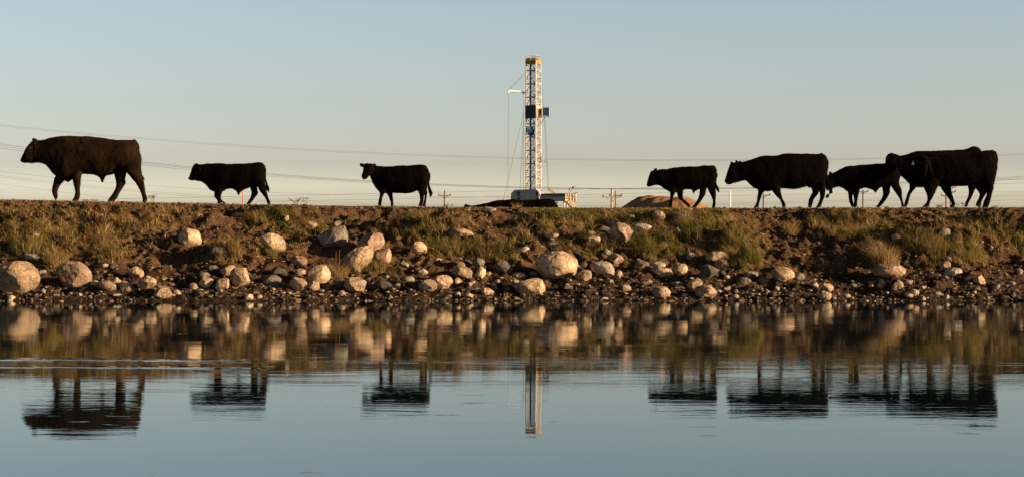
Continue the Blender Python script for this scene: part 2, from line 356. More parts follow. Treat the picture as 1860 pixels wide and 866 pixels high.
def ring_loft(rings, n=20, e=2.2):
    """rings: (a, b, halfdepth, yc) ; a,b 3-D-less (x,z) ends of the ring's long axis"""
    v = []; f = []
    # densify with catmull-rom
    R = np.array([[r[0][0], r[0][1], r[1][0], r[1][1], r[2], r[3]] for r in rings]); k = len(R)
    P_ = np.vstack([2*R[0]-R[1], R, 2*R[-1]-R[-2]]); out = []
    for i in range(k-1):
        p0, p1, p2, p3 = P_[i:i+4]
        for u in (0, .25, .5, .75):
            out.append(.5*((2*p1)+(-p0+p2)*u+(2*p0-5*p1+4*p2-p3)*u*u+(-p0+3*p1-3*p2+p3)*u**3))
    out.append(R[-1])
    # rounded ends
    def sh(r, q, s, d):
        c = (r[0:2]+r[2:4])/2; o = r.copy(); o[0:2] = c+(r[0:2]-c)*s+d; o[2:4] = c+(r[2:4]-c)*s+d; o[4] *= s; return o
    out = np.array(out)
    c = (out[:, 0:2]+out[:, 2:4])/2
    for end in (0, -1):
        r = out[end]; d = c[end]-c[1 if end == 0 else -2]; L_ = np.linalg.norm(d)+1e-9; d = d/L_
        rad = min(np.linalg.norm(r[0:2]-r[2:4])/2, r[4])*.55
        ext = [sh(r, 0, math.cos(a_), d*rad*math.sin(a_)) for a_ in (.5, .95, 1.3)]
        if end == 0: out = np.vstack([ext[::-1], out])
        else: out = np.vstack([out, ext])
        c = (out[:, 0:2]+out[:, 2:4])/2
    for r in out:
        cx, cz = (r[0]+r[2])/2, (r[1]+r[3])/2; ax, az = (r[0]-r[2])/2, (r[1]-r[3])/2
        for j in range(n):
            t = 2*math.pi*j/n; co, si = math.cos(t), math.sin(t)
            s1 = math.copysign(abs(co)**(2/e), co); s2 = math.copysign(abs(si)**(2/e), si)
            v.append((cx+ax*s1, r[5]+r[4]*s2, cz+az*s1))
    m_ = len(out)
    f = [(i*n+j, i*n+(j+1) % n, (i+1)*n+(j+1) % n, (i+1)*n+j) for i in range(m_-1) for j in range(n)]
    f += [tuple(range(n))[::-1], tuple((m_-1)*n+j for j in range(n))]
    return v, f

def make_animal(name, label, cat, crop, D, spec, group='cattle walking along the top of the bank', scale=1.0, m_coat=None, fz=None, tagged=None, seed=0, vox=.016):
    """crop=(x0,y0,s): crop pixels -> photo pixels; everything is then real metres at distance D"""
    x0, y0, s = crop
    gx = [p for r in spec['legs'] for p in (r[0][-1][0],)]
    ox = (x0+np.mean(gx)/s-CX)*D/F
    k = D/F
    def W(a): return ((x0+a[0]/s-CX)*k-ox, CH+(HY-(y0+a[1]/s))*k)
    zlow = min(W((0, max(r[0][-1][1], r[0][-1][3])))[1] for r in spec['legs'])
    oz = zlow if fz is None else fz
    mb = MB()
    def put(st, wl, ycl, e=2.2, n=20):
        rings = []
        for (a, b, c, d), w_, y_ in zip(st, wl, ycl):
            A, B = W((a, b)), W((c, d)); fac = 1+y_/D   # nearer or farther limbs keep their place in the outline
            A, B = [((q_[0]+ox)*fac-ox, (q_[1]-CH)*fac+CH) for q_ in (A, B)]
            rings.append(((A[0], A[1]-oz), (B[0], B[1]-oz), w_, y_))
        v, f = ring_loft(rings, n, e); mb.add(v, f)
    S = spec.get('size', 1.0)
    T = spec['torso']; q = np.linspace(0, 1, len(T))
    wt = np.interp(q, [0, .12, .3, .55, .8, .92, 1], spec.get('tw', [.44, .58, .82, 1, .94, .78, .42]))*spec['half']
    put(T, wt, [0]*len(T), 2.35, 28)
    H = spec['head']
    if len(H[0]) == 4:
        q = np.linspace(0, 1, len(H)); wh = np.interp(q, [0, .25, .5, .8, 1], [.095, .112, .108, .074, .056])*S
        put(H, wh, [0]*len(H), 2.3)
    else:
        put([h_[:4] for h_ in H], [h_[4] for h_ in H], [h_[5] for h_ in H], 2.3)
    for st, side, hind in spec['legs']:
        k_ = len(st); wl = []; yc = []
        for i, (a, b, c, d) in enumerate(st):
            w2 = math.hypot(a-c, b-d)/s*k/2
            lw = w2*(.62 if i < 2 else .85)
            wl.append(max(.036*S, min(lw, .115*S)))
            y_ = np.interp(i/(k_-1), [0, .3, 1], [.34, .58, .60])*spec['half']
            yc.append(side*y_)
        put(st, wl, yc, 2.1, 16)
    for st, w_ in spec.get('extra', []):
        put(st, [w_*max(.25, 1-.25*i) for i in range(len(st))], [0]*len(st))
    for ear in spec.get('ears', []):
        # ear: base(x,y), tip(x,y), yb, yt, half width px, lying in the picture plane
        (bx_, by_), (tx_, ty_), yb, yt, wpx = ear
        Bp, Tp = [((q_[0]+ox)*(1+yy_/D)-ox, (q_[1]-CH)*(1+yy_/D)+CH) for q_, yy_ in ((W((bx_, by_)), yb), (W((tx_, ty_)), yt))]; dx, dz = Tp[0]-Bp[0], Tp[1]-Bp[1]; l_ = math.hypot(dx, dz)+1e-6; nxx, nzz = -dz/l_, dx/l_
        wp = wpx/s*k; v = []; n = 10; prof = [.55, .8, 1, .95, .7, .3]
        for i, pr in enumerate(prof):
            u = i/(len(prof)-1)
            cx_, cz_ = Bp[0]+dx*u, Bp[1]-oz+dz*u; cy_ = yb+(yt-yb)*u
            for j in range(n):
                t_ = 2*math.pi*j/n; v.append((cx_+nxx*wp*pr*math.cos(t_), cy_+.018*S*math.sin(t_), cz_+nzz*wp*pr*math.cos(t_)))
        f = [(i*n+j, i*n+(j+1) % n, (i+1)*n+(j+1) % n, (i+1)*n+j) for i in range(5) for j in range(n)]+[tuple(range(n))[::-1], tuple(5*n+j for j in range(n))]
        mb.add(v, f)
    for pts, rad, yl in spec.get('tail', []):
        P3 = []
        for i, p_ in enumerate(pts):
            a_ = W(p_); P3.append((a_[0], yl[i] if hasattr(yl, '__len__') else yl, a_[1]-oz))
        mb.tube(P3, [r_*S for r_ in rad], 10)
    me = bpy.data.meshes.new('tmp'); me.from_pydata(mb.v, [], mb.f)
    tmp = bpy.data.objects.new('tmp', me); C.objects.link(tmp)
    r = tmp.modifiers.new('r', 'REMESH'); r.mode = 'VOXEL'; r.voxel_size = vox; r.use_smooth_shade = True
    sm = tmp.modifiers.new('s', 'SMOOTH'); sm.factor = .5; sm.iterations = 4
    dg = bpy.context.evaluated_depsgraph_get(); ev = tmp.evaluated_get(dg)
    me2 = bpy.data.meshes.new_from_object(ev, preserve_all_data_layers=False, depsgraph=dg)
    bpy.data.objects.remove(tmp); bpy.data.meshes.remove(me)
    nv = len(me2.vertices); co = np.empty(nv*3, np.float32); me2.vertices.foreach_get('co', co); co = co.reshape(-1, 3)
    no = np.empty(nv*3, np.float32); me2.vertices.foreach_get('normal', no); no = no.reshape(-1, 3)
    # muscle and coat relief
    d = .005+.022*fbm(co*np.array([4, 3, 3])+seed, 2)+.006*fbm(co*np.array([16, 16, 9])+seed, 3)+.005*pnoise(co*60+seed)
    fade = sstep(.05, .5, co[:, 2])
    co = co+no*(d*(.3+.7*fade))[:, None]
    me2.vertices.foreach_set('co', co.ravel().astype(np.float32)); me2.update()
    o = link(name, me2, [m_coat or mblack, mhoof], None, (ox, D, oz), True)
    pc = np.empty(len(me2.polygons)*3, np.float32); me2.polygons.foreach_get('center', pc); pc = pc.reshape(-1, 3)
    hz = spec.get('hoofz', .03*S); mi = np.zeros(len(pc), np.int32)
    # one hoof band above each leg end
    for st, side, hind in spec['legs']:
        a_, b_, c_, d_ = st[-1]; P0 = W(((a_+c_)/2, max(b_, d_))); 
        mi[(np.abs(pc[:, 0]-P0[0]) < .12*S) & (pc[:, 2] < P0[1]-oz+hz) & (pc[:, 1]*side > 0)] = 1
    me2.polygons.foreach_set('material_index', mi)
    tag(o, label, cat, group)
    # hair standing off the back and tail, as a child
    rs = np.random.RandomState(seed+5)
    me2.calc_loop_triangles()
    hair = MB()
    top = np.nonzero((pc[:, 2] > .35*S))[0]
    if len(top):
        pn = np.empty(len(me2.polygons)*3, np.float32); me2.polygons.foreach_get('normal', pn); pn = pn.reshape(-1, 3)
        pick = top[rs.randint(0, len(top), 5200)]
        b = pc[pick]; n_ = pn[pick]; dr = n_*.6+np.array([.55, 0, -.45])+rs.normal(0, .25, (len(pick), 3)); dr /= np.linalg.norm(dr, axis=1)[:, None]
        ln = rs.uniform(.015, .034, len(pick))[:, None]*S
        sd = np.cross(dr, n_); sd /= (np.linalg.norm(sd, axis=1)[:, None]+1e-6)
        v = np.stack([b-sd*.0035-n_*.004, b+sd*.0035-n_*.004, b+dr*ln], 1).reshape(-1, 3)
        f = np.arange(len(v)).reshape(-1, 3)
        npmesh('coat_hair', v, f, m_coat or mblack, False, (0, 0, 0), o)
    for k_, (ex, ey, yy) in enumerate(spec.get('eyes', [])):
        e = W((ex, ey)); e = ((e[0]+ox)*(1+yy/D)-ox, (e[1]-CH)*(1+yy/D)+CH); em = MB(); rr = .014*S
        for (i, lat) in enumerate(()): pass
        v = []; f = []; n = 10
        for i in range(n-1):
            ph = math.pi*(i+1)/n
            for j in range(n): v.append((e[0]+rr*math.sin(ph)*math.cos(2*math.pi*j/n), yy+rr*math.sin(ph)*math.sin(2*math.pi*j/n), e[1]-oz+rr*math.cos(ph)))
        f = [(i*n+j, i*n+(j+1) % n, (i+1)*n+(j+1) % n, (i+1)*n+j) for i in range(n-2) for j in range(n)]+[tuple(range(n))[::-1], tuple((n-2)*n+j for j in range(n))]
        em.add(v, f); em.build('eye', meye, o, smooth=True)
    if tagged:
        (tx, ty), yy, hh = tagged; e = W((tx, ty)); e = ((e[0]+ox)*(1+yy/D)-ox, (e[1]-CH)*(1+yy/D)+CH); z_ = e[1]-oz
        tm = MB(); yq = yy-.02
        tm.add([(e[0]+a_*.95*hh, yq+b_, z_+c_*hh) for b_ in (0, .006) for a_, c_ in ((-.55, -1), (.55, -1), (.55, -.25), (.15, 0), (.10, .8), (-.10, .8), (-.15, 0), (-.55, -.25))],
               [tuple(range(8)), tuple(range(8, 16))[::-1]]+[(i, i+8, (i+1) % 8+8, (i+1) % 8) for i in range(8)])
        tg = tm.build('ear_tag', mtag, o)
        im = MB(); im.box((e[0]-.1*hh, yq-.003, z_-.6*hh), (.07*hh, .003, .5*hh)); 
        for q_ in (-.40, -.62, -.84): im.box((e[0]+.14*hh, yq-.003, z_+q_*hh), (.2*hh, .003, .06*hh))
        im.box((e[0]+.06*hh, yq-.003, z_-.51*hh), (.05*hh, .0025, .16*hh)); im.box((e[0]+.22*hh, yq-.003, z_-.73*hh), (.05*hh, .0025, .16*hh))
        im.build('number', mtagink, tg)
    return o

N_, F_ = -1, 1   # near side, far side
# the big bull
make_animal('bull', 'largest dark brown bull walking at the head of the line, front leg lifted', 'bull', (0, 230, 5.093), 45.6, dict(size=1.25, half=.33,
    torso=[(330, 128, 330, 328), (400, 125, 400, 345), (460, 108, 455, 390), (520, 98, 505, 445), (580, 93, 560, 480), (630, 89, 622, 506), (700, 90, 680, 482), (760, 93, 750, 442), (850, 98, 845, 440), (950, 112, 925, 460), (1030, 122, 1030, 445), (1100, 128, 1090, 410), (1170, 127, 1160, 415), (1225, 128, 1215, 420), (1258, 155, 1260, 430), (1280, 215, 1280, 400)],
    head=[(345, 128, 350, 328), (310, 125, 318, 335), (272, 165, 285, 338), (245, 200, 262, 336), (222, 245, 245, 334), (204, 282, 228, 336), (193, 308, 208, 330)],
    ears=[((300, 165), (338, 112), -.12, -.17, 18), ((300, 130), (316, 108), .1, .14, 14)], eyes=[(273, 203, -.125)],
    legs=[([(530, 420, 640, 470), (503, 485, 590, 505), (494, 525, 556, 538), (484, 570, 534, 588), (482, 605, 530, 612), (490, 638, 536, 642), (500, 660, 532, 660), (508, 678, 524, 676)], F_, 0),
          ([(640, 300, 770, 340), (655, 400, 755, 420), (670, 470, 748, 465), (680, 520, 743, 520), (688, 560, 738, 560), (696, 600, 738, 600), (692, 630, 740, 635), (685, 655, 738, 657), (666, 686, 726, 690)], N_, 0),
          ([(1040, 340, 1190, 360), (1055, 410, 1175, 410), (1066, 460, 1164, 460), (1076, 505, 1158, 495), (1078, 545, 1164, 525), (1064, 585, 1138, 562), (1044, 620, 1108, 610), (1020, 652, 1085, 660), (1003, 675, 1068, 677), (993, 694, 1058, 697)], F_, 1),
          ([(1120, 250, 1284, 260), (1140, 340, 1290, 340), (1162, 405, 1294, 420), (1195, 450, 1303, 462), (1235, 500, 1322, 500), (1268, 545, 1334, 545), (1298, 605, 1345, 605), (1314, 650, 1358, 645), (1320, 675, 1364, 670), (1316, 694, 1358, 692)], N_, 1)],
    extra=[([(890, 440, 985, 450), (920, 475, 968, 475), (930, 495, 958, 497), (935, 516, 955, 518)], .05), ([(600, 460, 660, 460), (600, 490, 650, 495), (612, 505, 640, 506)], .06)],
    tail=[([(1235, 128), (1272, 170), (1286, 260), (1292, 380), (1300, 450), (1318, 478), (1336, 494)], [.03, .03, .024, .022, .028, .03, .01], 0)]), m_coat=mbrown, seed=1)
# young bull calf
make_animal('bull_calf', 'stocky black bull calf striding alone just behind the biggest bull', 'calf', (320, 270, 7.215), 45.5, dict(size=.85, half=.235,
    torso=[(320, 212, 325, 425), (400, 205, 385, 470), (470, 202, 445, 540), (540, 198, 510, 572), (600, 198, 580, 578), (660, 203, 650, 535), (740, 204, 730, 530), (800, 207, 790, 555), (870, 206, 860, 550), (950, 200, 940, 515), (1020, 190, 1000, 500), (1080, 183, 1070, 500), (1120, 188, 1120, 490), (1150, 215, 1145, 440), (1163, 262, 1158, 360)],
    head=[(335, 215, 345, 428), (285, 208, 300, 428), (250, 206, 275, 426), (225, 235, 255, 422), (208, 280, 238, 418), (188, 330, 222, 416), (170, 368, 208, 418), (160, 385, 188, 412)],
    ears=[((275, 225), (305, 285), -.10, -.14, 26), ((270, 215), (262, 200), .07, .1, 20)], eyes=[(253, 290, -.092)],
    legs=[([(500, 470, 620, 480), (500, 570, 602, 555), (498, 620, 588, 600), (508, 645, 583, 640), (532, 672, 580, 670), (542, 697, 590, 695), (541, 720, 600, 720)], N_, 0),
          ([(520, 500, 640, 500), (520, 570, 610, 560), (515, 620, 590, 610), (535, 660, 585, 650), (560, 688, 600, 675), (590, 705, 626, 695), (615, 718, 652, 712)], F_, 0),
          ([(950, 420, 1090, 440), (962, 480, 1070, 500), (975, 530, 1066, 530), (985, 570, 1078, 572), (980, 612, 1070, 602), (965, 650, 1036, 645), (945, 685, 1003, 690), (920, 722, 975, 724)], F_, 1),
          ([(1030, 350, 1165, 330), (1055, 440, 1160, 420), (1075, 505, 1165, 475), (1085, 535, 1182, 522), (1110, 572, 1193, 570), (1143, 620, 1204, 615), (1168, 660, 1216, 660), (1185, 697, 1230, 690), (1190, 724, 1243, 726)], N_, 1)],
    extra=[([(775, 530, 870, 550), (792, 572, 842, 575), (805, 600, 830, 600), (815, 618, 826, 616)], .04)],
    tail=[([(1115, 190), (1158, 235), (1166, 330), (1174, 420), (1190, 485), (1205, 530), (1216, 578)], [.03, .025, .02, .018, .026, .042, .012], [0, 0, 0, 0, -.02, -.02, -.02])]), seed=2)
# heifer looking at the camera
make_animal('calf', 'shaggy black calf standing with its head turned to the camera', 'calf', (630, 270, 7.215), 45.5, dict(size=.85, half=.23,
    torso=[(350, 228, 335, 420), (400, 228, 365, 500), (450, 236, 410, 555), (500, 238, 450, 580), (560, 235, 520, 585), (620, 230, 600, 580), (700, 225, 690, 585), (780, 225, 770, 592), (850, 227, 840, 582), (910, 218, 905, 555), (970, 215, 965, 545), (1020, 222, 1015, 560), (1048, 255, 1040, 510), (1065, 310, 1060, 440)],
    head=[(300, 225, 350, 400, .10, -.02), (262, 195, 335, 215, .075, -.06), (232, 215, 346, 230, .10, -.09), (218, 262, 345, 285, .105, -.13), (212, 300, 325, 330, .10, -.18), (202, 335, 300, 352, .085, -.23), (196, 358, 275, 372, .075, -.27), (205, 388, 262, 388, .05, -.28)],
    ears=[((225, 235), (172, 205), -.08, -.10, 26), ((340, 232), (386, 205), -.08, -.06, 24)], eyes=[(228, 278, -.19), (312, 284, -.235)],
    legs=[([(410, 440, 530, 450), (420, 540, 520, 540), (430, 590, 500, 580), (428, 640, 470, 632), (415, 682, 461, 682), (411, 720, 455, 722), (408, 752, 455, 756)], N_, 0),
          ([(490, 480, 620, 500), (505, 560, 606, 560), (520, 592, 600, 592), (540, 622, 603, 622), (560, 672, 606, 670), (574, 712, 610, 712), (574, 754, 614, 756)], F_, 0),
          ([(905, 380, 1060, 380), (915, 470, 1055, 470), (922, 530, 1040, 530), (945, 572, 1025, 565), (955, 620, 1012, 620), (957, 680, 1008, 680), (945, 720, 998, 722), (939, 754, 990, 756)], N_, 1),
          ([(950, 400, 1060, 400), (985, 480, 1055, 480), (1000, 540, 1052, 545), (1010, 572, 1056, 576), (1014, 640, 1050, 640), (1004, 690, 1043, 690), (995, 730, 1036, 730), (990, 756, 1036, 756)], F_, 1)],
    extra=[([(300, 330, 380, 480), (330, 440, 400, 540)], .09), ([(285, 290, 350, 300), (300, 345, 350, 400), (330, 400, 380, 480)], .10)],
    tail=[([(1025, 225), (1062, 285), (1074, 380), (1072, 470), (1085, 540), (1103, 590), (1092, 646)], [.03, .025, .02, .02, .042, .05, .014], [0, 0, 0, 0, 0, 0, 0])]), seed=3)
# walking calf in front of the mound
make_animal('bull_calf', 'black calf walking in front of the earth mound with one front leg swept back', 'calf', (1160, 280, 7.871), 45.5, dict(size=.82, half=.215,
    torso=[(265, 242, 255, 435), (330, 225, 318, 455), (400, 215, 380, 500), (470, 205, 445, 540), (540, 195, 530, 552), (600, 192, 590, 540), (680, 186, 670, 498), (760, 180, 750, 508), (830, 178, 820, 508), (900, 172, 880, 492), (970, 168, 960, 490), (1040, 166, 1030, 490), (1078, 182, 1070, 455), (1098, 215, 1092, 410), (1106, 268, 1102, 350)],
    head=[(285, 240, 290, 440), (240, 240, 250, 442), (192, 240, 220, 450), (162, 265, 202, 456), (144, 320, 188, 462), (134, 372, 182, 467), (124, 420, 172, 468), (119, 445, 150, 465)],
    ears=[((222, 255), (255, 203), -.08, -.14, 24)], eyes=[(196, 328, -.092)],
    legs=[([(430, 420, 560, 430), (440, 500, 545, 500), (450, 552, 528, 545), (448, 600, 508, 592), (446, 650, 492, 650), (438, 702, 482, 702), (430, 740, 480, 742), (411, 770, 466, 770)], N_, 0),
          ([(530, 400, 650, 410), (542, 480, 638, 480), (550, 550, 629, 545), (560, 600, 628, 598), (576, 640, 636, 638), (612, 672, 662, 660), (652, 706, 696, 688), (684, 738, 730, 720), (708, 760, 741, 763)], F_, 0),
          ([(850, 400, 990, 400), (866, 470, 975, 480), (872, 520, 966, 530), (868, 565, 958, 572), (857, 620, 928, 618), (822, 680, 888, 680), (790, 722, 850, 730), (757, 768, 816, 770)], N_, 1),
          ([(960, 340, 1106, 330), (972, 430, 1106, 420), (988, 505, 1105, 500), (1012, 555, 1105, 552), (1040, 610, 1105, 610), (1057, 670, 1103, 670), (1054, 722, 1100, 722), (1043, 770, 1092, 770)], F_, 1)],
    extra=[([(750, 495, 870, 490), (763, 522, 830, 522), (770, 548, 797, 546), (785, 572, 801, 576)], .035)],
    tail=[([(1070, 175), (1102, 240), (1106, 330), (1098, 400), (1110, 460), (1128, 502), (1148, 548)], [.03, .025, .02, .02, .026, .034, .01], [0, 0, 0, 0, -.01, -.01, -.01])]), seed=4)
# adult cow
make_animal('cow', 'adult black cow walking with lowered head, nose past the white post', 'cow', (1300, 260, 6.664), 45.6, dict(size=1.12, half=.31,
    torso=[(300, 240, 310, 455), (380, 215, 365, 452), (430, 200, 415, 500), (500, 175, 470, 550), (580, 158, 555, 575), (650, 152, 620, 588), (720, 151, 690, 568), (800, 138, 770, 550), (880, 130, 860, 548), (950, 127, 950, 557), (1030, 130, 1030, 540), (1110, 132, 1105, 514), (1180, 134, 1170, 530), (1235, 132, 1230, 515), (1285, 138, 1280, 490), (1315, 162, 1308, 460), (1334, 205, 1330, 390)],
    head=[(310, 240, 330, 448), (262, 238, 290, 462), (215, 240, 245, 478), (178, 250, 215, 486), (160, 308, 205, 490), (145, 358, 195, 493), (124, 415, 185, 500), (109, 455, 168, 502)],
    ears=[((215, 262), (182, 232), -.12, -.15, 22), ((262, 240), (243, 210), 0, 0, 14), ((285, 255), (300, 222), -.12, -.18, 22)], eyes=[(186, 330, -.12)],
    legs=[([(490, 420, 640, 440), (500, 520, 620, 555), (510, 572, 588, 588), (506, 622, 564, 620), (500, 672, 548, 670), (497, 712, 532, 710), (480, 747, 524, 745), (455, 784, 520, 784)], F_, 0),
          ([(650, 420, 810, 430), (668, 520, 795, 530), (690, 580, 786, 572), (735, 640, 796, 630), (774, 682, 811, 672), (790, 722, 834, 716), (800, 752, 848, 747), (802, 780, 846, 780)], N_, 0),
          ([(1110, 400, 1270, 400), (1130, 490, 1262, 500), (1162, 545, 1258, 552), (1173, 600, 1244, 600), (1150, 640, 1220, 640), (1130, 682, 1185, 686), (1120, 722, 1175, 720), (1118, 752, 1168, 747), (1118, 776, 1162, 776)], F_, 1),
          ([(1190, 330, 1336, 330), (1225, 470, 1334, 460), (1248, 560, 1331, 550), (1262, 612, 1325, 602), (1264, 652, 1318, 650), (1255, 692, 1300, 690), (1240, 727, 1290, 730), (1211, 776, 1276, 776)], N_, 1)],
    extra=[([(1085, 490, 1150, 530), (1118, 520, 1142, 530), (1125, 535, 1136, 540)], .04)],
    tail=[([(1270, 132), (1325, 175), (1341, 260), (1343, 400), (1352, 500), (1385, 560), (1385, 600), (1350, 640), (1326, 666)], [.035, .03, .026, .026, .028, .036, .05, .042, .02], [0, 0, 0, .02, -.06, -.1, -.1, -.1, -.1])]), seed=5)
# calf following its mother
make_animal('calf', 'black calf with its muzzle at the tail of the adult cow ahead', 'calf', (1490, 250, 5.1667), 45.7, dict(size=.9, half=.225,
    torso=[(110, 342, 160, 462), (150, 322, 185, 462), (200, 295, 222, 478), (245, 272, 248, 503), (300, 264, 290, 508), (360, 261, 355, 488), (430, 257, 420, 470), (500, 252, 490, 486), (560, 248, 560, 470), (620, 244, 620, 462), (670, 248, 665, 455), (708, 262, 704, 450), (728, 292, 726, 430), (736, 335, 734, 390)],
    head=[(125, 338, 165, 462), (95, 340, 142, 466), (65, 360, 118, 475), (52, 398, 102, 484), (47, 440, 90, 492), (52, 475, 74, 497)],
    ears=[((88, 350), (98, 318), -.09, -.13, 15)], eyes=[(75, 395, -.1)],
    legs=[([(240, 420, 340, 440), (252, 490, 325, 500), (262, 532, 306, 532), (265, 572, 303, 572), (275, 612, 312, 612), (292, 648, 326, 644)], F_, 0),
          ([(290, 400, 385, 410), (300, 480, 370, 480), (310, 540, 362, 532), (315, 582, 352, 582), (314, 612, 348, 612), (309, 648, 346, 648)], N_, 0),
          ([(560, 380, 680, 380), (575, 450, 664, 445), (583, 492, 654, 482), (590, 530, 648, 522), (580, 562, 630, 560), (560, 597, 610, 592), (540, 626, 586, 626), (521, 650, 562, 650)], F_, 1),
          ([(620, 360, 738, 350), (650, 420, 738, 405), (672, 466, 742, 450), (702, 512, 760, 490), (735, 560, 765, 545), (751, 592, 773, 590), (757, 622, 781, 616), (759, 648, 791, 644)], N_, 1)],
    extra=[([(480, 475, 560, 470), (500, 498, 532, 498), (513, 516, 524, 517)], .035)]), seed=6)
# cow behind (rear one of the overlapping pair)
make_animal('cow', 'big black cow at the rear, mostly hidden behind the cow with the ear tag', 'cow', (1490, 250, 5.1667), 47.0, dict(size=1.15, half=.30,
    torso=[(720, 175, 730, 340), (790, 166, 785, 378), (860, 145, 840, 432), (920, 130, 895, 466), (990, 127, 955, 468), (1060, 127, 1050, 458), (1130, 125, 1130, 455), (1210, 121, 1210, 448), (1280, 120, 1280, 450), (1350, 112, 1350, 440), (1425, 88, 1420, 425), (1465, 92, 1460, 410), (1492, 112, 1486, 380), (1505, 160, 1500, 320)],
    head=[(735, 165, 745, 335), (690, 152, 705, 330), (650, 155, 680, 332), (625, 180, 655, 335), (616, 215, 640, 345), (608, 262, 628, 350), (600, 310, 618, 352)],
    ears=[((700, 190), (722, 170), -.13, -.2, 16), ((640, 180), (620, 205), -.05, -.15, 16), ((665, 160), (680, 148), 0, 0, 12)], eyes=[],
    legs=[([(815, 360, 940, 400), (835, 430, 908, 462), (836, 482, 880, 492), (815, 530, 851, 530), (805, 570, 836, 570), (795, 602, 826, 607), (785, 642, 815, 640)], F_, 0),
          ([(930, 400, 1080, 400), (975, 460, 1090, 460), (995, 520, 1075, 520), (1005, 570, 1045, 570), (995, 610, 1030, 610), (965, 650, 1018, 650)], N_, 0),
          ([(1350, 330, 1500, 330), (1370, 410, 1490, 410), (1386, 462, 1468, 456), (1396, 502, 1445, 500), (1391, 542, 1430, 540), (1375, 582, 1410, 580), (1358, 612, 1392, 616), (1348, 645, 1384, 645)], N_, 1),
          ([(1380, 330, 1500, 330), (1420, 420, 1500, 410), (1450, 470, 1520, 460), (1488, 510, 1530, 505), (1495, 550, 1530, 545), (1485, 590, 1515, 590), (1470, 646, 1508, 646)], F_, 1)],
    ), seed=7)
# tagged cow
make_animal('cow', 'black cow with a white ear tag, facing the camera, last in the line', 'cow', (1490, 250, 5.1667), 45.6, dict(size=1.12, half=.31, tw=[.5, .62, .85, 1, .94, .78, .42],
    torso=[(985, 225, 985, 350), (1002, 180, 992, 415), (1060, 158, 1050, 440), (1120, 152, 1108, 455), (1200, 148, 1200, 458), (1280, 146, 1280, 457), (1360, 142, 1360, 458), (1430, 136, 1430, 440), (1500, 129, 1490, 425), (1560, 125, 1560, 430), (1600, 126, 1598, 430), (1628, 145, 1622, 400), (1640, 195, 1634, 330)],
    head=[(1010, 175, 1040, 400, .15, -.04), (975, 172, 1030, 330, .14, -.16), (950, 165, 1010, 220, .11, -.26), (935, 190, 1015, 205, .11, -.34), (936, 240, 1012, 245, .115, -.40), (944, 290, 1002, 290, .10, -.46), (947, 330, 996, 330, .09, -.50), (948, 352, 992, 352, .075, -.52), (956, 366, 985, 366, .05, -.52)],
    ears=[((940, 200), (842, 190), -.33, -.34, 17), ((1008, 196), (1082, 192), -.33, -.30, 18)], eyes=[(941, 238, -.47), (1006, 238, -.47)],
    legs=[([(1010, 370, 1130, 390), (972, 440, 1105, 440), (985, 502, 1085, 500), (1000, 545, 1066, 542), (1002, 582, 1046, 580), (995, 612, 1031, 607), (975, 632, 1026, 632), (953, 654, 1021, 650)], N_, 0),
          ([(1090, 400, 1220, 400), (1110, 440, 1220, 440), (1132, 470, 1221, 465), (1160, 512, 1226, 502), (1195, 562, 1242, 556), (1222, 602, 1260, 596), (1229, 622, 1266, 622), (1218, 650, 1265, 650)], F_, 0),
          ([(1420, 320, 1600, 340), (1435, 400, 1600, 420), (1456, 440, 1590, 465), (1486, 482, 1570, 502), (1506, 514, 1550, 532), (1494, 552, 1536, 557), (1480, 582, 1521, 587), (1464, 612, 1509, 612), (1454, 639, 1490, 636)], F_, 1),
          ([(1500, 300, 1642, 300), (1528, 400, 1640, 385), (1546, 460, 1624, 450), (1560, 502, 1623, 480), (1560, 542, 1612, 532), (1541, 582, 1601, 580), (1530, 612, 1591, 612), (1524, 637, 1581, 637), (1513, 664, 1576, 657)], N_, 1)],
    extra=[([(1370, 430, 1470, 430), (1385, 450, 1455, 448)], .08)],
    tail=[([(1600, 126), (1640, 145), (1655, 200), (1648, 300), (1625, 400), (1612, 440), (1604, 475)], [.035, .03, .024, .022, .03, .035, .01], [0, 0, 0, 0, 0, 0, 0])]), tagged=((869, 236), -.36, .05), seed=8)
# cow on the low ground behind the dike, only its back in view
make_animal('cow', 'black cow behind the bank beside the drilling rig, only its long back showing', 'cow', (830, 330, 4.769), 51.5, dict(size=1.1, half=.30,
    torso=[(110, 214, 110, 330), (160, 207, 160, 370), (250, 186, 240, 420), (340, 166, 330, 440), (420, 158, 410, 440), (480, 156, 480, 430), (560, 159, 560, 440), (640, 160, 640, 440), (720, 156, 720, 420), (780, 150, 770, 420), (822, 150, 815, 400), (850, 170, 845, 360), (860, 200, 855, 320)],
    head=[(130, 212, 120, 310), (95, 200, 80, 310), (70, 200, 60, 320), (50, 230, 66, 350), (35, 280, 60, 380), (28, 320, 46, 395)],
    ears=[((85, 210), (72, 188), -.08, -.12, 12), ((80, 215), (94, 194), .08, .12, 10)],
    legs=[([(300, 350, 420, 370), (330, 430, 400, 440), (345, 500, 380, 500), (350, 580, 378, 580), (338, 648, 380, 648)], N_, 0),
          ([(330, 350, 450, 370), (380, 430, 440, 440), (400, 500, 432, 500), (410, 580, 436, 580), (405, 648, 444, 648)], F_, 0),
          ([(700, 330, 850, 330), (730, 420, 830, 410), (770, 470, 830, 465), (790, 520, 822, 520), (778, 590, 806, 590), (762, 648, 802, 648)], N_, 1),
          ([(700, 330, 850, 330), (720, 420, 800, 410), (740, 470, 795, 465), (755, 520, 786, 520), (735, 590, 763, 590), (712, 648, 752, 648)], F_, 1)]), group='cattle behind the bank', fz=.66, seed=9, vox=.025)
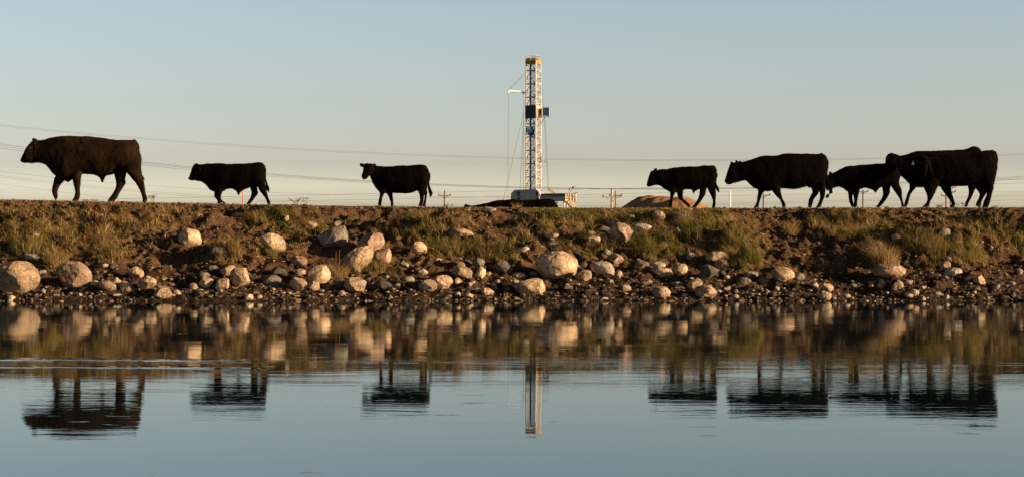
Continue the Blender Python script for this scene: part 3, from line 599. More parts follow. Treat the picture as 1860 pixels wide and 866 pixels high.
# ---------------------------------------------------------------- boulders
ROCKM = {
 't': mat('stone_tan', (.32, .22, .14), .9, (.52, .385, .26), 5, 9, .9, 13, .2, lo=.36, hi=.64, rand=.12, bdist=.05, col3=(.47, .42, .35), sc3=9, lo3=.56, hi3=.68),
 'p': mat('stone_pink', (.25, .165, .12), .9, (.41, .295, .215), 5, 9, .9, 13, .2, lo=.36, hi=.64, rand=.12, bdist=.05, col3=(.42, .36, .30), sc3=8, lo3=.58, hi3=.7),
 'g': mat('stone_grey', (.17, .145, .12), .9, (.31, .27, .22), 6, 9, .9, 15, .2, lo=.36, hi=.64, rand=.15, bdist=.04, col3=(.34, .33, .30), sc3=10, lo3=.56, hi3=.68),
 'w': mat('stone_pale', (.38, .34, .28), .9, (.52, .48, .41), 6, 9, .8, 14, .2, lo=.36, hi=.64, rand=.1, bdist=.04, col3=(.26, .21, .16), sc3=6, lo3=.56, hi3=.66),
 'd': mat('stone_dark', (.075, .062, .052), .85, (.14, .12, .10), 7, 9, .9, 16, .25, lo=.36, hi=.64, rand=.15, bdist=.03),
}
for k_, m_ in ROCKM.items():   # veins and fine pitting in the stone itself
    t = m_.node_tree; N = t.nodes; L = t.links; P = N['Principled BSDF']; src = P.inputs['Base Color'].links[0].from_socket
    tc = N.new('ShaderNodeTexCoord'); oi = N.new('ShaderNodeObjectInfo'); va = N.new('ShaderNodeVectorMath'); va.operation = 'ADD'
    sc_ = N.new('ShaderNodeMath'); sc_.operation = 'MULTIPLY'; sc_.inputs[1].default_value = 40; L.new(oi.outputs['Random'], sc_.inputs[0])
    L.new(tc.outputs['Object'], va.inputs[0]); L.new(sc_.outputs[0], va.inputs[1])
    no = N.new('ShaderNodeTexNoise'); no.inputs['Scale'].default_value = 3.2; no.inputs['Detail'].default_value = 6; no.inputs['Distortion'].default_value = .6; L.new(va.outputs[0], no.inputs['Vector'])
    ab = N.new('ShaderNodeMath'); ab.operation = 'SUBTRACT'; ab.inputs[1].default_value = .5; L.new(no.outputs['Fac'], ab.inputs[0])
    a2 = N.new('ShaderNodeMath'); a2.operation = 'ABSOLUTE'; L.new(ab.outputs[0], a2.inputs[0])
    mr = N.new('ShaderNodeMapRange'); mr.inputs[1].default_value = 0; mr.inputs[2].default_value = .022; mr.inputs[3].default_value = .45; mr.inputs[4].default_value = 1; L.new(a2.outputs[0], mr.inputs[0])
    n3 = N.new('ShaderNodeTexNoise'); n3.inputs['Scale'].default_value = 34; n3.inputs['Detail'].default_value = 5; n3.inputs['Roughness'].default_value = .7; L.new(va.outputs[0], n3.inputs['Vector'])
    m3 = N.new('ShaderNodeMapRange'); m3.inputs[1].default_value = .35; m3.inputs[2].default_value = .65; m3.inputs[3].default_value = .78; m3.inputs[4].default_value = 1.18; L.new(n3.outputs['Fac'], m3.inputs[0])
    n4 = N.new('ShaderNodeTexNoise'); n4.inputs['Scale'].default_value = 1.6; n4.inputs['Detail'].default_value = 4; L.new(va.outputs[0], n4.inputs['Vector'])
    m4 = N.new('ShaderNodeMapRange'); m4.inputs[1].default_value = .38; m4.inputs[2].default_value = .62; m4.inputs[3].default_value = .62; m4.inputs[4].default_value = 1.15; L.new(n4.outputs['Fac'], m4.inputs[0])
    q1 = N.new('ShaderNodeMath'); q1.operation = 'MULTIPLY'; L.new(mr.outputs[0], q1.inputs[0]); L.new(m3.outputs[0], q1.inputs[1])
    q2 = N.new('ShaderNodeMath'); q2.operation = 'MULTIPLY'; L.new(q1.outputs[0], q2.inputs[0]); L.new(m4.outputs[0], q2.inputs[1])
    vs = N.new('ShaderNodeVectorMath'); vs.operation = 'SCALE'; L.new(src, vs.inputs[0]); L.new(q2.outputs[0], vs.inputs['Scale']); L.new(vs.outputs[0], P.inputs['Base Color'])
    b2 = N.new('ShaderNodeBump'); b2.inputs['Strength'].default_value = .8; b2.inputs['Distance'].default_value = .03; L.new(q1.outputs[0], b2.inputs['Height'])
    L.new(P.inputs['Normal'].links[0].from_socket, b2.inputs['Normal']); L.new(b2.outputs[0], P.inputs['Normal'])
def ico(sub):
    t = (1+5**.5)/2
    v = [(-1, t, 0), (1, t, 0), (-1, -t, 0), (1, -t, 0), (0, -1, t), (0, 1, t), (0, -1, -t), (0, 1, -t), (t, 0, -1), (t, 0, 1), (-t, 0, -1), (-t, 0, 1)]
    f = [(0, 11, 5), (0, 5, 1), (0, 1, 7), (0, 7, 10), (0, 10, 11), (1, 5, 9), (5, 11, 4), (11, 10, 2), (10, 7, 6), (7, 1, 8), (3, 9, 4), (3, 4, 2), (3, 2, 6), (3, 6, 8), (3, 8, 9), (4, 9, 5), (2, 4, 11), (6, 2, 10), (8, 6, 7), (9, 8, 1)]
    v = [np.array(a)/np.linalg.norm(a) for a in v]
    for _ in range(sub):
        c = {}; nf = []
        def mid(a, b):
            k = (min(a, b), max(a, b))
            if k not in c: q = v[a]+v[b]; v.append(q/np.linalg.norm(q)); c[k] = len(v)-1
            return c[k]
        for a, b, d in f:
            x, y, z = mid(a, b), mid(b, d), mid(d, a); nf += [(a, x, z), (b, y, x), (d, z, y), (x, y, z)]
        f = nf
    return np.array(v), np.array(f)
ICO = {k: ico(k) for k in (1, 2, 3, 4, 5)}
def rock_shape(seed, sub, ang):
    """ang 0 = water-rounded, 1 = broken block"""
    v, f = ICO[sub]; rs = np.random.RandomState(seed); p = v.copy()
    r = 1+.16*fbm(p*1.1+seed*3.1, 2)
    p = p*r[:, None]
    nplanes = int(4+ang*9)
    for k in range(nplanes):
        n = rs.normal(size=3); n /= np.linalg.norm(n)
        d = rs.uniform(.80-.32*ang, .97-.14*ang); s = p@n-d
        over = np.where(s > 0, s, 0)
        p = p-n*(over*(.80+.17*ang))[:, None]
    n_ = p/np.linalg.norm(p, axis=1)[:, None]
    p = p+n_*(.055*fbm(p*2.6+seed, 3)-.05*np.maximum(0, .12-np.abs(pnoise(p*1.7+seed*7)))*(1+ang)+.012*fbm(p*11+seed, 2))[:, None]
    return p, f
ROCKS = [
 # column,row,width,height, angularity, stone, tilt, label
 (33, 504, 78, 60, .12, 't', 0, 'huge rounded pale boulder with a chalky band, at the left edge of the shore'),
 (135, 500, 62, 50, .25, 'p', .25, 'big egg shaped brown boulder standing second from the left edge of the shore'),
 (345, 434, 42, 36, .15, 't', 0, 'round boulder alone in the turf halfway up the bank, between bull and calf'),
 (247, 494, 28, 23, .5, 't', .1, 'wedge shaped tan stone sitting alone on bare soil right of the egg shaped boulder'),
 (268, 514, 33, 22, .4, 't', -.3, 'slanting tan stone just behind the square block at the waterline'),
 (297, 531, 34, 24, .85, 't', 0, 'square pale block standing at the waterline on the left'),
 (195, 518, 32, 20, .2, 't', .45, 'smooth leaning tan stone, first of three right of the egg shaped boulder'),
 (213, 511, 18, 17, .7, 't', 0, 'small cracked stone wedged between two leaning smooth stones'),
 (229, 520, 27, 20, .2, 'p', .55, 'smooth leaning brown stone, last of three right of the egg shaped boulder'),
 (63, 428, 18, 13, .4, 'g', .2, 'small grey stone deep in green turf, upper left of the bank'),
 (60, 466, 28, 13, .9, 'w', 0, 'jagged white stone in the grass above the huge pale boulder'),
 (372, 500, 22, 15, .2, 'g', 0, 'oval grey cobble at the left foot of the flat cobble row'),
 (172, 512, 15, 11, .3, 't', 0, 'small tan stone touching the right foot of the egg shaped boulder'),
 (496, 441, 46, 35, .7, 't', .25, 'faceted tan boulder alone below the striding calf'),
 (604, 433, 54, 44, .45, 'g', -.6, 'tall grey boulder leaning right, uppermost of the central boulder pile'),
 (672, 443, 50, 40, .45, 'p', -.5, 'reddish brown boulder lying behind the big speckled one in the central pile'),
 (651, 472, 54, 50, .3, 't', -.65, 'big speckled boulder leaning to the right in the central pile'),
 (694, 466, 33, 32, .5, 'p', -.5, 'rust streaked stone at the right end of the central pile'),
 (543, 474, 30, 20, .35, 'p', .2, 'flattened reddish cobble on the slope left of the central pile'),
 (578, 500, 43, 38, .3, 't', -.3, 'rounded tan boulder below the central pile, left of the straw tuft'),
 (646, 516, 39, 27, .35, 't', 0, 'rounded tan boulder near the water below the straw tuft'),
 (543, 516, 34, 27, .45, 't', .1, 'pale cobble at the waterline left of centre with a dark cleft'),
 (494, 509, 34, 22, .3, 'g', .2, 'grey oval cobble below the faceted tan boulder'),
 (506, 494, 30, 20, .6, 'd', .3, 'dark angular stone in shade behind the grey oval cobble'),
 (546, 494, 19, 14, .2, 't', 0, 'small round stone just above the pale cleft cobble'),
 (436, 504, 36, 36, .35, 't', .15, 'rough upright tan boulder at the right end of the cobble row'),
 (415, 491, 25, 20, .6, 't', -.3, 'tilted block resting against the rough upright boulder'),
 (388, 487, 26, 12, .25, 'g', 0, 'flat grey cobble left of the tilted block'),
 (406, 455, 42, 15, .7, 'w', .2, 'long flat white slab lying in the grass below the striding calf'),
 (375, 513, 26, 20, .7, 't', 0, 'crumbling stone beside the oval grey cobble'),
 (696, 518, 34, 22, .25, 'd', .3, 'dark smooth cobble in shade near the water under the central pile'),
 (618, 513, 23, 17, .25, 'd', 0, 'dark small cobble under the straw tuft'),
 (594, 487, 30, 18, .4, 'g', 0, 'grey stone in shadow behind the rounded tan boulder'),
 (570, 519, 20, 20, .7, 't', 0, 'pointed stone leaning on the rounded tan boulder'),
 (621, 532, 16, 12, .4, 't', 0, 'small pale stone at the waterline below the straw tuft'),
 (735, 480, 15, 13, .8, 'w', 0, 'small white triangular stone right of the central pile'),
 (567, 408, 20, 14, .6, 't', .2, 'small stone in the turf left above the tall grey boulder'),
 (613, 407, 12, 13, .8, 'g', 0, 'small pointed stone peeping out above the tall grey boulder'),
 (519, 398, 12, 14, .6, 't', -.3, 'little upright stone at the crest below the dry weeds'),
 (742, 509, 22, 17, .4, 'g', 0, 'grey cobble left of the twin pale boulders at the water'),
 (403, 514, 24, 20, .8, 't', 0, 'rough lump at the foot of the rough upright boulder'),
 (452, 538, 16, 12, .8, 't', 0, 'little rough stone at the waterline below the rough upright boulder'),
 (760, 451, 31, 25, .35, 't', .3, 'mottled tan boulder alone on the slope below the heifer that looks out'),
 (837, 426, 46, 22, .35, 'p', .3, 'long low brown boulder in the grass left of centre'),
 (888, 382, 26, 11, .7, 't', 0, 'flat stone at the crest under the cow behind the bank'),
 (1012, 482, 73, 55, .05, 't', 0, 'biggest smooth round boulder at the centre of the shore'),
 (1059, 499, 31, 21, .4, 't', 0, 'pale stone tucked against the right foot of the biggest round boulder'),
 (1096, 483, 39, 31, .3, 'w', .3, 'white rounded boulder right of the biggest round one'),
 (960, 519, 60, 33, .9, 't', 0, 'broad angular pale block with a peaked top at the waterline'),
 (802, 511, 40, 24, .25, 't', 0, 'wide rounded boulder, rear one of the twin pale boulders'),
 (777, 518, 33, 23, .25, 't', 0, 'dome shaped boulder, front one of the twin pale boulders'),
 (843, 495, 35, 27, .8, 't', .4, 'squared tan block tilted right beside the leaning slab'),
 (872, 494, 21, 24, .8, 't', -.5, 'narrow slab leaning left of the dark grey boulder'),
 (869, 477, 22, 18, .5, 'g', -.3, 'grey stone above the leaning slab'),
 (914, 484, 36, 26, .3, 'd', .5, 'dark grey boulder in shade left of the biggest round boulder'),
 (837, 480, 15, 11, .4, 't', 0, 'small tan stone on top of the squared tan block'),
 (831, 510, 18, 13, .6, 't', 0, 'small block right of the twin pale boulders'),
 (767, 493, 20, 12, .5, 'w', .2, 'small white stone on dark soil above the twin pale boulders'),
 (885, 528, 22, 14, .35, 't', .2, 'small pale stone at the waterline left of the peaked block'),
 (850, 535, 20, 11, .8, 't', 0, 'flat chip of stone at the waterline right of the twin pale boulders'),
 (950, 454, 23, 12, .35, 'w', 0, 'white flat cobble in the grass left above the biggest round boulder'),
 (1002, 444, 24, 15, .6, 'g', 0, 'rough grey stone just above the biggest round boulder'),
 (1002, 429, 25, 10, .6, 't', 0, 'half buried flat stone in the dry grass above centre'),
 (1072, 425, 22, 14, .3, 't', 0, 'pale rounded stone upper left of the small pyramid stone'),
 (1078, 437, 25, 18, .8, 't', 0, 'small pyramid shaped stone left of the tall pink boulder'),
 (1099, 433, 19, 16, .6, 't', 0, 'cream block at the left foot of the tall pink boulder'),
 (1093, 415, 30, 14, .5, 'd', 0, 'dark slab behind the small stones left of the tall pink boulder'),
 (1110, 403, 30, 12, .4, 'p', .1, 'reddish slab at the crest touching the tall pink boulder'),
 (1128, 425, 42, 40, .35, 'p', .3, 'tall pink boulder below the wooden utility poles'),
 (942, 499, 25, 11, .3, 't', 0, 'low mossy cobble above the peaked block'),
 (968, 496, 14, 8, .2, 'g', 0, 'little grey pebble at the left foot of the biggest round boulder'),
 (1047, 460, 20, 12, .3, 'd', .3, 'dark cobble right above the biggest round boulder'),
 (1059, 482, 17, 13, .3, 'd', 0, 'dark reddish cobble between the biggest round boulder and the white one'),
 (1102, 458, 15, 13, .3, 'g', 0, 'small grey cobble below the tall pink boulder'),
 (1117, 472, 30, 22, .45, 'p', .1, 'brown boulder upper right of the white rounded boulder'),
 (1106, 500, 22, 13, .4, 't', 0, 'low stone under the white rounded boulder'),
 (967, 393, 17, 10, .4, 'g', 0, 'grey stone near the crest under the drilling rig'),
 (831, 533, 12, 9, .3, 't', 0, 'round pebble left of the flat chip at the waterline'),
 (921, 523, 14, 12, .5, 'd', 0, 'dark stone at the left foot of the peaked block'),
 (1167, 413, 33, 14, .3, 'w', .05, 'long white cobble right of the tall pink boulder'),
 (1197, 391, 22, 16, .6, 't', .2, 'small ridged stone at the crest under the walking calf'),
 (1234, 394, 26, 17, .6, 'd', -.2, 'slate blue pointed stone at the crest under the walking calf'),
 (1145, 396, 18, 12, .3, 'g', 0, 'grey cobble at the crest above the long white cobble'),
 (1230, 419, 10, 11, .3, 'w', -.3, 'tiny bright stone in the turf below the slate blue one'),
 (1203, 494, 41, 20, .3, 't', 0, 'long rounded stone, front one of a touching pair right of centre'),
 (1195, 481, 27, 13, .3, 'w', .1, 'pale stone lying on top of the long rounded one'),
 (1165, 480, 28, 16, .4, 'p', -.3, 'brown tilted cobble left of the touching pair'),
 (1235, 489, 28, 22, .15, 't', .1, 'smooth oval cobble right of the touching pair'),
 (1303, 464, 42, 19, .2, 't', .05, 'long smooth boulder at the foot of the big grassy spur'),
 (1312, 481, 30, 20, .4, 'p', .2, 'pinkish block under the long smooth boulder'),
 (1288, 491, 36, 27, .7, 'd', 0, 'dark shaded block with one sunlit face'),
 (1253, 465, 19, 15, .25, 'g', 0, 'round grey cobble left of the long smooth boulder'),
 (1262, 512, 28, 21, .4, 't', -.2, 'tan cobble right above the rounded boulder in the water'),
 (1283, 529, 39, 23, .15, 't', 0, 'wide rounded boulder standing in the water with a dark left side'),
 (1201, 530, 33, 22, .3, 't', 0, 'dome shaped boulder standing in the water right of centre'),
 (1421, 499, 42, 30, .6, 't', 0, 'bulky tan boulder with a cleft, alone below the bare hollow'),
 (1451, 502, 21, 16, .2, 'g', 0, 'round cobble at the right foot of the bulky cleft boulder'),
 (1364, 498, 26, 14, .3, 'g', -.1, 'grey oval cobble, upper one left of the bulky cleft boulder'),
 (1351, 510, 27, 15, .25, 'd', 0, 'dark oval cobble, lower one left of the bulky cleft boulder'),
 (1386, 509, 25, 12, .3, 'd', 0, 'flat dark cobble between the dark oval one and the bulky cleft boulder'),
 (1136, 522, 20, 13, .6, 't', 0, 'small tan stone on the gravel left of the dome in the water'),
 (1123, 498, 16, 17, .4, 't', -.4, 'upright egg shaped stone below the brown boulder'),
 (1174, 511, 22, 12, .6, 'g', -.4, 'thin grey slab leaning on the gravel below the touching pair'),
 (1616, 492, 58, 27, .2, 'p', 0, 'broad low brown boulder with a furry look on the right part of the shore'),
 (1717, 481, 20, 15, .7, 't', .4, 'rough stone at the upper end of the flat pale slab'),
 (1730, 493, 33, 15, .7, 'w', .15, 'flat pale slab under the long green turf on the right'),
 (1629, 431, 18, 13, .25, 't', .3, 'pale round stone in the tall grass above the furry looking boulder'),
 (1715, 422, 22, 16, .25, 'g', 0, 'blue grey round stone in the shaded turf on the right'),
 (1593, 472, 22, 14, .4, 'g', 0, 'dull stone half hidden in the reeds above the furry looking boulder'),
 (1779, 507, 22, 18, .6, 't', .2, 'cracked tan block on dark ground near the right end of the shore'),
 (1630, 517, 22, 22, .9, 't', -.3, 'jagged upright chunk below the furry looking boulder'),
 (1660, 530, 19, 12, .3, 't', 0, 'pale cobble at the waterline right of the jagged chunk'),
 (1675, 541, 13, 11, .3, 't', 0, 'small stone in the water right of the jagged chunk'),
 (1504, 521, 20, 15, .5, 't', 0, 'tan stone above the round stone in the water, right of the bulky cleft boulder'),
 (1499, 536, 24, 17, .2, 't', 0, 'round stone in the water right of the bulky cleft boulder'),
 (1600, 514, 13, 16, .9, 't', 0, 'small ragged stone left of the jagged upright chunk'),
 (1808, 518, 16, 13, .5, 'g', 0, 'grey stone last but one on the right of the shore'),
 (1722, 470, 13, 10, .3, 't', 0, 'small brown stone above the rough stone of the flat pale slab'),
 (1649, 512, 18, 10, .5, 'g', 0, 'low grey stone right of the jagged upright chunk'),
 (1800, 451, 10, 12, .6, 'g', 0, 'small upright grey stone in the shaded gully at right'),
 (1539, 536, 12, 8, .5, 'w', 0, 'small pale stone at the waterline below the sprawling twigs'),
 (1853, 493, 11, 10, .4, 'w', 0, 'bright small stone at the right edge of the photo'),
 (20, 540, 15, 10, .3, 't', 0, 'small stone in the water below the huge pale boulder'),
 (352, 519, 16, 13, .7, 't', 0, 'pale lump left of the crumbling stone'),
 (322, 531, 14, 10, .5, 't', 0, 'small stone right of the square pale block'),
]
placed = []
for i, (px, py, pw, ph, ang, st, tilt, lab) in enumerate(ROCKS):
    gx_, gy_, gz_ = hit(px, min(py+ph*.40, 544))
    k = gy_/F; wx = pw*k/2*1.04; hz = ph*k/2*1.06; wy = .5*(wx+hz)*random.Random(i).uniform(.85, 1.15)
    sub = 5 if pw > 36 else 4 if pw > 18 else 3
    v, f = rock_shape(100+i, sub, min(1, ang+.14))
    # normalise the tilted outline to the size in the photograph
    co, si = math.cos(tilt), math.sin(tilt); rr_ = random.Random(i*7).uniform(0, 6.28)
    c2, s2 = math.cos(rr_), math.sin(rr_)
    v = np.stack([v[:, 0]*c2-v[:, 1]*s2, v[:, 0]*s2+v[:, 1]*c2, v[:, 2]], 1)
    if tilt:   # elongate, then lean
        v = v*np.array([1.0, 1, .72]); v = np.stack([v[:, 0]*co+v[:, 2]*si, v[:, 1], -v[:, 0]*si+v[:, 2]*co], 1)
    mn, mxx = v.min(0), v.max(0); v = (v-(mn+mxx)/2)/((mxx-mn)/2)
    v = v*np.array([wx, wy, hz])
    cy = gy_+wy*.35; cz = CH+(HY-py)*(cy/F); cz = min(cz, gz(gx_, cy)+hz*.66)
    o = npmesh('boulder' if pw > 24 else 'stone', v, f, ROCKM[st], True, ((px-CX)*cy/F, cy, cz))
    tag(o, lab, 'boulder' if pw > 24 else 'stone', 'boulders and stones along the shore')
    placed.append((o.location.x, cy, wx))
# small loose cobbles between the named ones
rs = np.random.RandomState(31)
def cobble(px, py, s_):
    X_, Y_, Z_ = hit(px, py)
    if any(math.hypot(X_-a, Y_-b) < c+s_*.8 for a, b, c in placed): return False
    v, f = rock_shape(900+int(px), 3, rs.uniform(.3, 1)); v = v*np.array([s_*rs.uniform(.9, 1.7), s_, s_*rs.uniform(.45, .85)])
    a_ = rs.uniform(0, 3); c2, s2 = math.cos(a_), math.sin(a_)
    v = np.stack([v[:, 0]*c2-v[:, 1]*s2, v[:, 0]*s2+v[:, 1]*c2, v[:, 2]], 1)
    o = npmesh('stone', v, f, ROCKM['ttgpdd'[rs.randint(6)]], True, (X_, Y_, Z_+s_*.25))
    tag(o, 'small loose cobble lying among the gravel between the bigger stones', 'stone', 'small loose cobbles on the gravel')
    placed.append((X_, Y_, s_)); return True
n_ = 0
while n_ < 110:
    px = rs.uniform(0, 1860); py = 540-abs(rs.normal(0, 22))
    if py > 460 and cobble(px, py, rs.uniform(.035, .085)): n_ += 1
# gravel and clods, beyond counting
def scatter(name, N0, sampler, sizes, mats_, label_seed, sub=1, flat=.65):
    rs = np.random.RandomState(label_seed); shapes = []
    for k in range(14):
        v, f = rock_shape(500+k+label_seed, sub, rs.uniform(.6, 1)); shapes.append((v, f))
    x, y, keep = sampler(rs, N0); x, y = x[keep], y[keep]; z = land_h(x, y)
    V = []; Fc = []; off = 0; M_ = []
    grp = rs.randint(0, 14, len(x)); s_ = sizes(rs, x, y)
    for k in range(14):
        q = np.nonzero(grp == k)[0]
        if not len(q): continue
        v, f = shapes[k]; a = rs.uniform(0, 6.28, len(q)); c_, s2 = np.cos(a), np.sin(a)
        sx = s_[q]*rs.uniform(.8, 2.1, len(q)); sy = s_[q]*rs.uniform(.6, 1.1, len(q)); sz = s_[q]*rs.uniform(flat*.45, flat*1.25, len(q))
        vx = v[None, :, 0]*sx[:, None]; vy = v[None, :, 1]*sy[:, None]; vz = v[None, :, 2]*sz[:, None]
        P_ = np.stack([vx*c_[:, None]-vy*s2[:, None]+x[q][:, None], vx*s2[:, None]+vy*c_[:, None]+y[q][:, None], vz+(z[q]+sz*.3)[:, None]], 2)
        V.append(P_.reshape(-1, 3)); nn = len(v)
        Fc.append((f[None]+(np.arange(len(q))*nn)[:, None, None]+off).reshape(-1, 3)); off += nn*len(q)
        mi = rs.choice(len(mats_), len(q), p=np.array([.52, .14, .29, .05][:len(mats_)])/sum([.52, .14, .29, .05][:len(mats_)]))
        M_.append(np.repeat(mi, len(f)))
    o = npmesh(name, np.concatenate(V), np.concatenate(Fc), mats_, False, mi=np.concatenate(M_).astype(np.int32))
    return tag(o, kind='stuff')
GM = [mat('gravel_brown', (.09, .06, .042), .9, (.19, .135, .095), 14, 4), mat('gravel_tan', (.15, .105, .068), .9, (.26, .19, .13), 14, 4), mat('gravel_dark', (.03, .024, .02), .8, (.07, .055, .042), 14, 4), mat('gravel_pale', (.28, .23, .17), .9, (.38, .32, .25), 14, 4)]
CM = [mat('clod_brown', (.07, .045, .028), .95, (.14, .09, .055), 14, 4), mat('clod_dark', (.035, .024, .016), .95, (.06, .04, .026), 14, 4), mat('clod_tan', (.15, .10, .062), .95, (.24, .17, .11), 14, 4)]
o = scatter('shore_gravel', 26000, lambda rs, n: (lambda x, y: (x, y, rs.rand(n) < np.exp(-np.maximum(0, y-34.9)/.75)))(rs.uniform(-18, 18, n), 34.35+rs.gamma(2.0, .62, n)),
            lambda rs, x, y: np.clip(.013*np.exp(rs.normal(0, .55, len(x))), .006, .05), GM, 3, sub=2)
o['label'] = 'coarse brown gravel along the waterline'
def cs(rs, n):
    x = rs.uniform(-17, 17, n); y = rs.uniform(35.2, 45.2, n); z = land_h(x, y); d, g = grass_at(x, y, z)
    return x, y, rs.rand(n) < (1.05-d)
o = scatter('soil_clods', 60000, cs, lambda rs, x, y: np.clip(.013*np.exp(rs.normal(0, .5, len(x))), .006, .05), CM, 5)
o['label'] = 'brown clods of dry soil scattered over the bank'
# ---------------------------------------------------------------- turf
def blade_mat(name, c1, c2):
    m = mat(name, c1, .7, c2, 2.2, 4, 0, spec=.2, lo=.4, hi=.6)
    t = m.node_tree; p = t.nodes['Principled BSDF']; tr = t.nodes.new('ShaderNodeBsdfTranslucent'); tr.inputs[0].default_value = (*[min(1, c*1.2) for c in c2], 1)
    ms = t.nodes.new('ShaderNodeMixShader'); ms.inputs[0].default_value = .3; o = [n for n in t.nodes if n.type == 'OUTPUT_MATERIAL'][0]
    t.links.new(p.outputs[0], ms.inputs[1]); t.links.new(tr.outputs[0], ms.inputs[2]); t.links.new(ms.outputs[0], o.inputs[0]); return m
BM = [blade_mat('grass_green', (.045, .062, .008), (.14, .145, .024)), blade_mat('grass_olive', (.12, .095, .022), (.23, .175, .045)), blade_mat('grass_straw', (.21, .145, .06), (.38, .27, .13)), blade_mat('grass_brown', (.07, .042, .02), (.13, .08, .04))]
def blades(x, y, z, h, wd, lean, az, curl, mi, rs):
    """each blade: 2 quads tapering to a point -> 5 vertices, 3 triangles"""
    n = len(x); dx, dy = np.cos(az), np.sin(az); fa = rs.uniform(0, math.pi, n); wx, wy = np.cos(fa)*wd/2, np.sin(fa)*wd/2
    P0 = np.stack([x, y, z-.01], 1); Wv = np.stack([wx, wy, wx*0], 1)
    m1 = P0+np.stack([dx*lean*h*.35, dy*lean*h*.35, h*.55], 1); t1 = P0+np.stack([dx*(lean+curl)*h, dy*(lean+curl)*h, h*(1-.35*curl)], 1)
    V = np.stack([P0-Wv, P0+Wv, m1-Wv*.7, m1+Wv*.7, t1], 1).reshape(-1, 3)
    b = (np.arange(n)*5)[:, None, None]; Fc = (np.array([[0, 1, 3], [0, 3, 2], [2, 3, 4]])[None]+b).reshape(-1, 3)
    return V, Fc, np.repeat(mi, 3).astype(np.int32)
rs = np.random.RandomState(77)
N0 = 760000; x = rs.uniform(-19, 19, N0); y = rs.uniform(35.4, 45.15, N0)
# blades grow in clumps
cl = n2(x, y, 3.4, 81, 3)
z = land_h(x, y); d, dr = grass_at(x, y, z)
keep = rs.rand(N0) < np.clip((d-.12)*1.25, 0, 1)*np.clip(.38+2.0*cl, .03, 1)
x, y, z, d, dr, cl = [a[keep] for a in (x, y, z, d, dr, cl)]; n = len(x)
drn = np.clip(dr+.9*n2(x, y, 1.6, 82, 3)+rs.normal(0, .24, n), 0, 1)
mi = np.where(drn < .29, 0, np.where(drn < .50, 1, np.where(rs.rand(n) < .45, 2, 3)))
h = (.055+.15*np.clip(d+.8*cl, 0, 1.2))*rs.uniform(.5, 1.35, n)*(1-.72*sstep(42.6, 44.6, y))
room = CH+(HY-crest_px(x))/F*y-z     # the herd keeps the turf beside its track short
h = np.minimum(h, np.maximum(room, 0)*.95+.02)
V, Fc, MI = blades(x, y, z, h, rs.uniform(.006, .017, n), rs.uniform(.1, .9, n), rs.normal(math.pi, 1.6, n), rs.uniform(.1, .8, n), mi, rs)
tag(npmesh('grass', V, Fc, BM, False, mi=MI), 'short green and straw coloured turf on the bank', kind='stuff')
print('grass blades', n)
# sparse dry litter everywhere on the soil
N1 = 62000; x = rs.uniform(-18, 18, N1); y = rs.uniform(35.3, 45.2, N1); z = land_h(x, y)
mi = rs.choice(4, N1, p=[.08, .22, .25, .45]); h = rs.uniform(.015, .06, N1)
V, Fc, MI = blades(x, y, z, h, rs.uniform(.003, .007, N1), rs.uniform(.4, 2.5, N1), rs.uniform(0, 6.28, N1), rs.uniform(.1, .8, N1), mi, rs)
tag(npmesh('dry_litter', V, Fc, BM, False, mi=MI), 'dry grass litter strewn over the soil', kind='stuff')

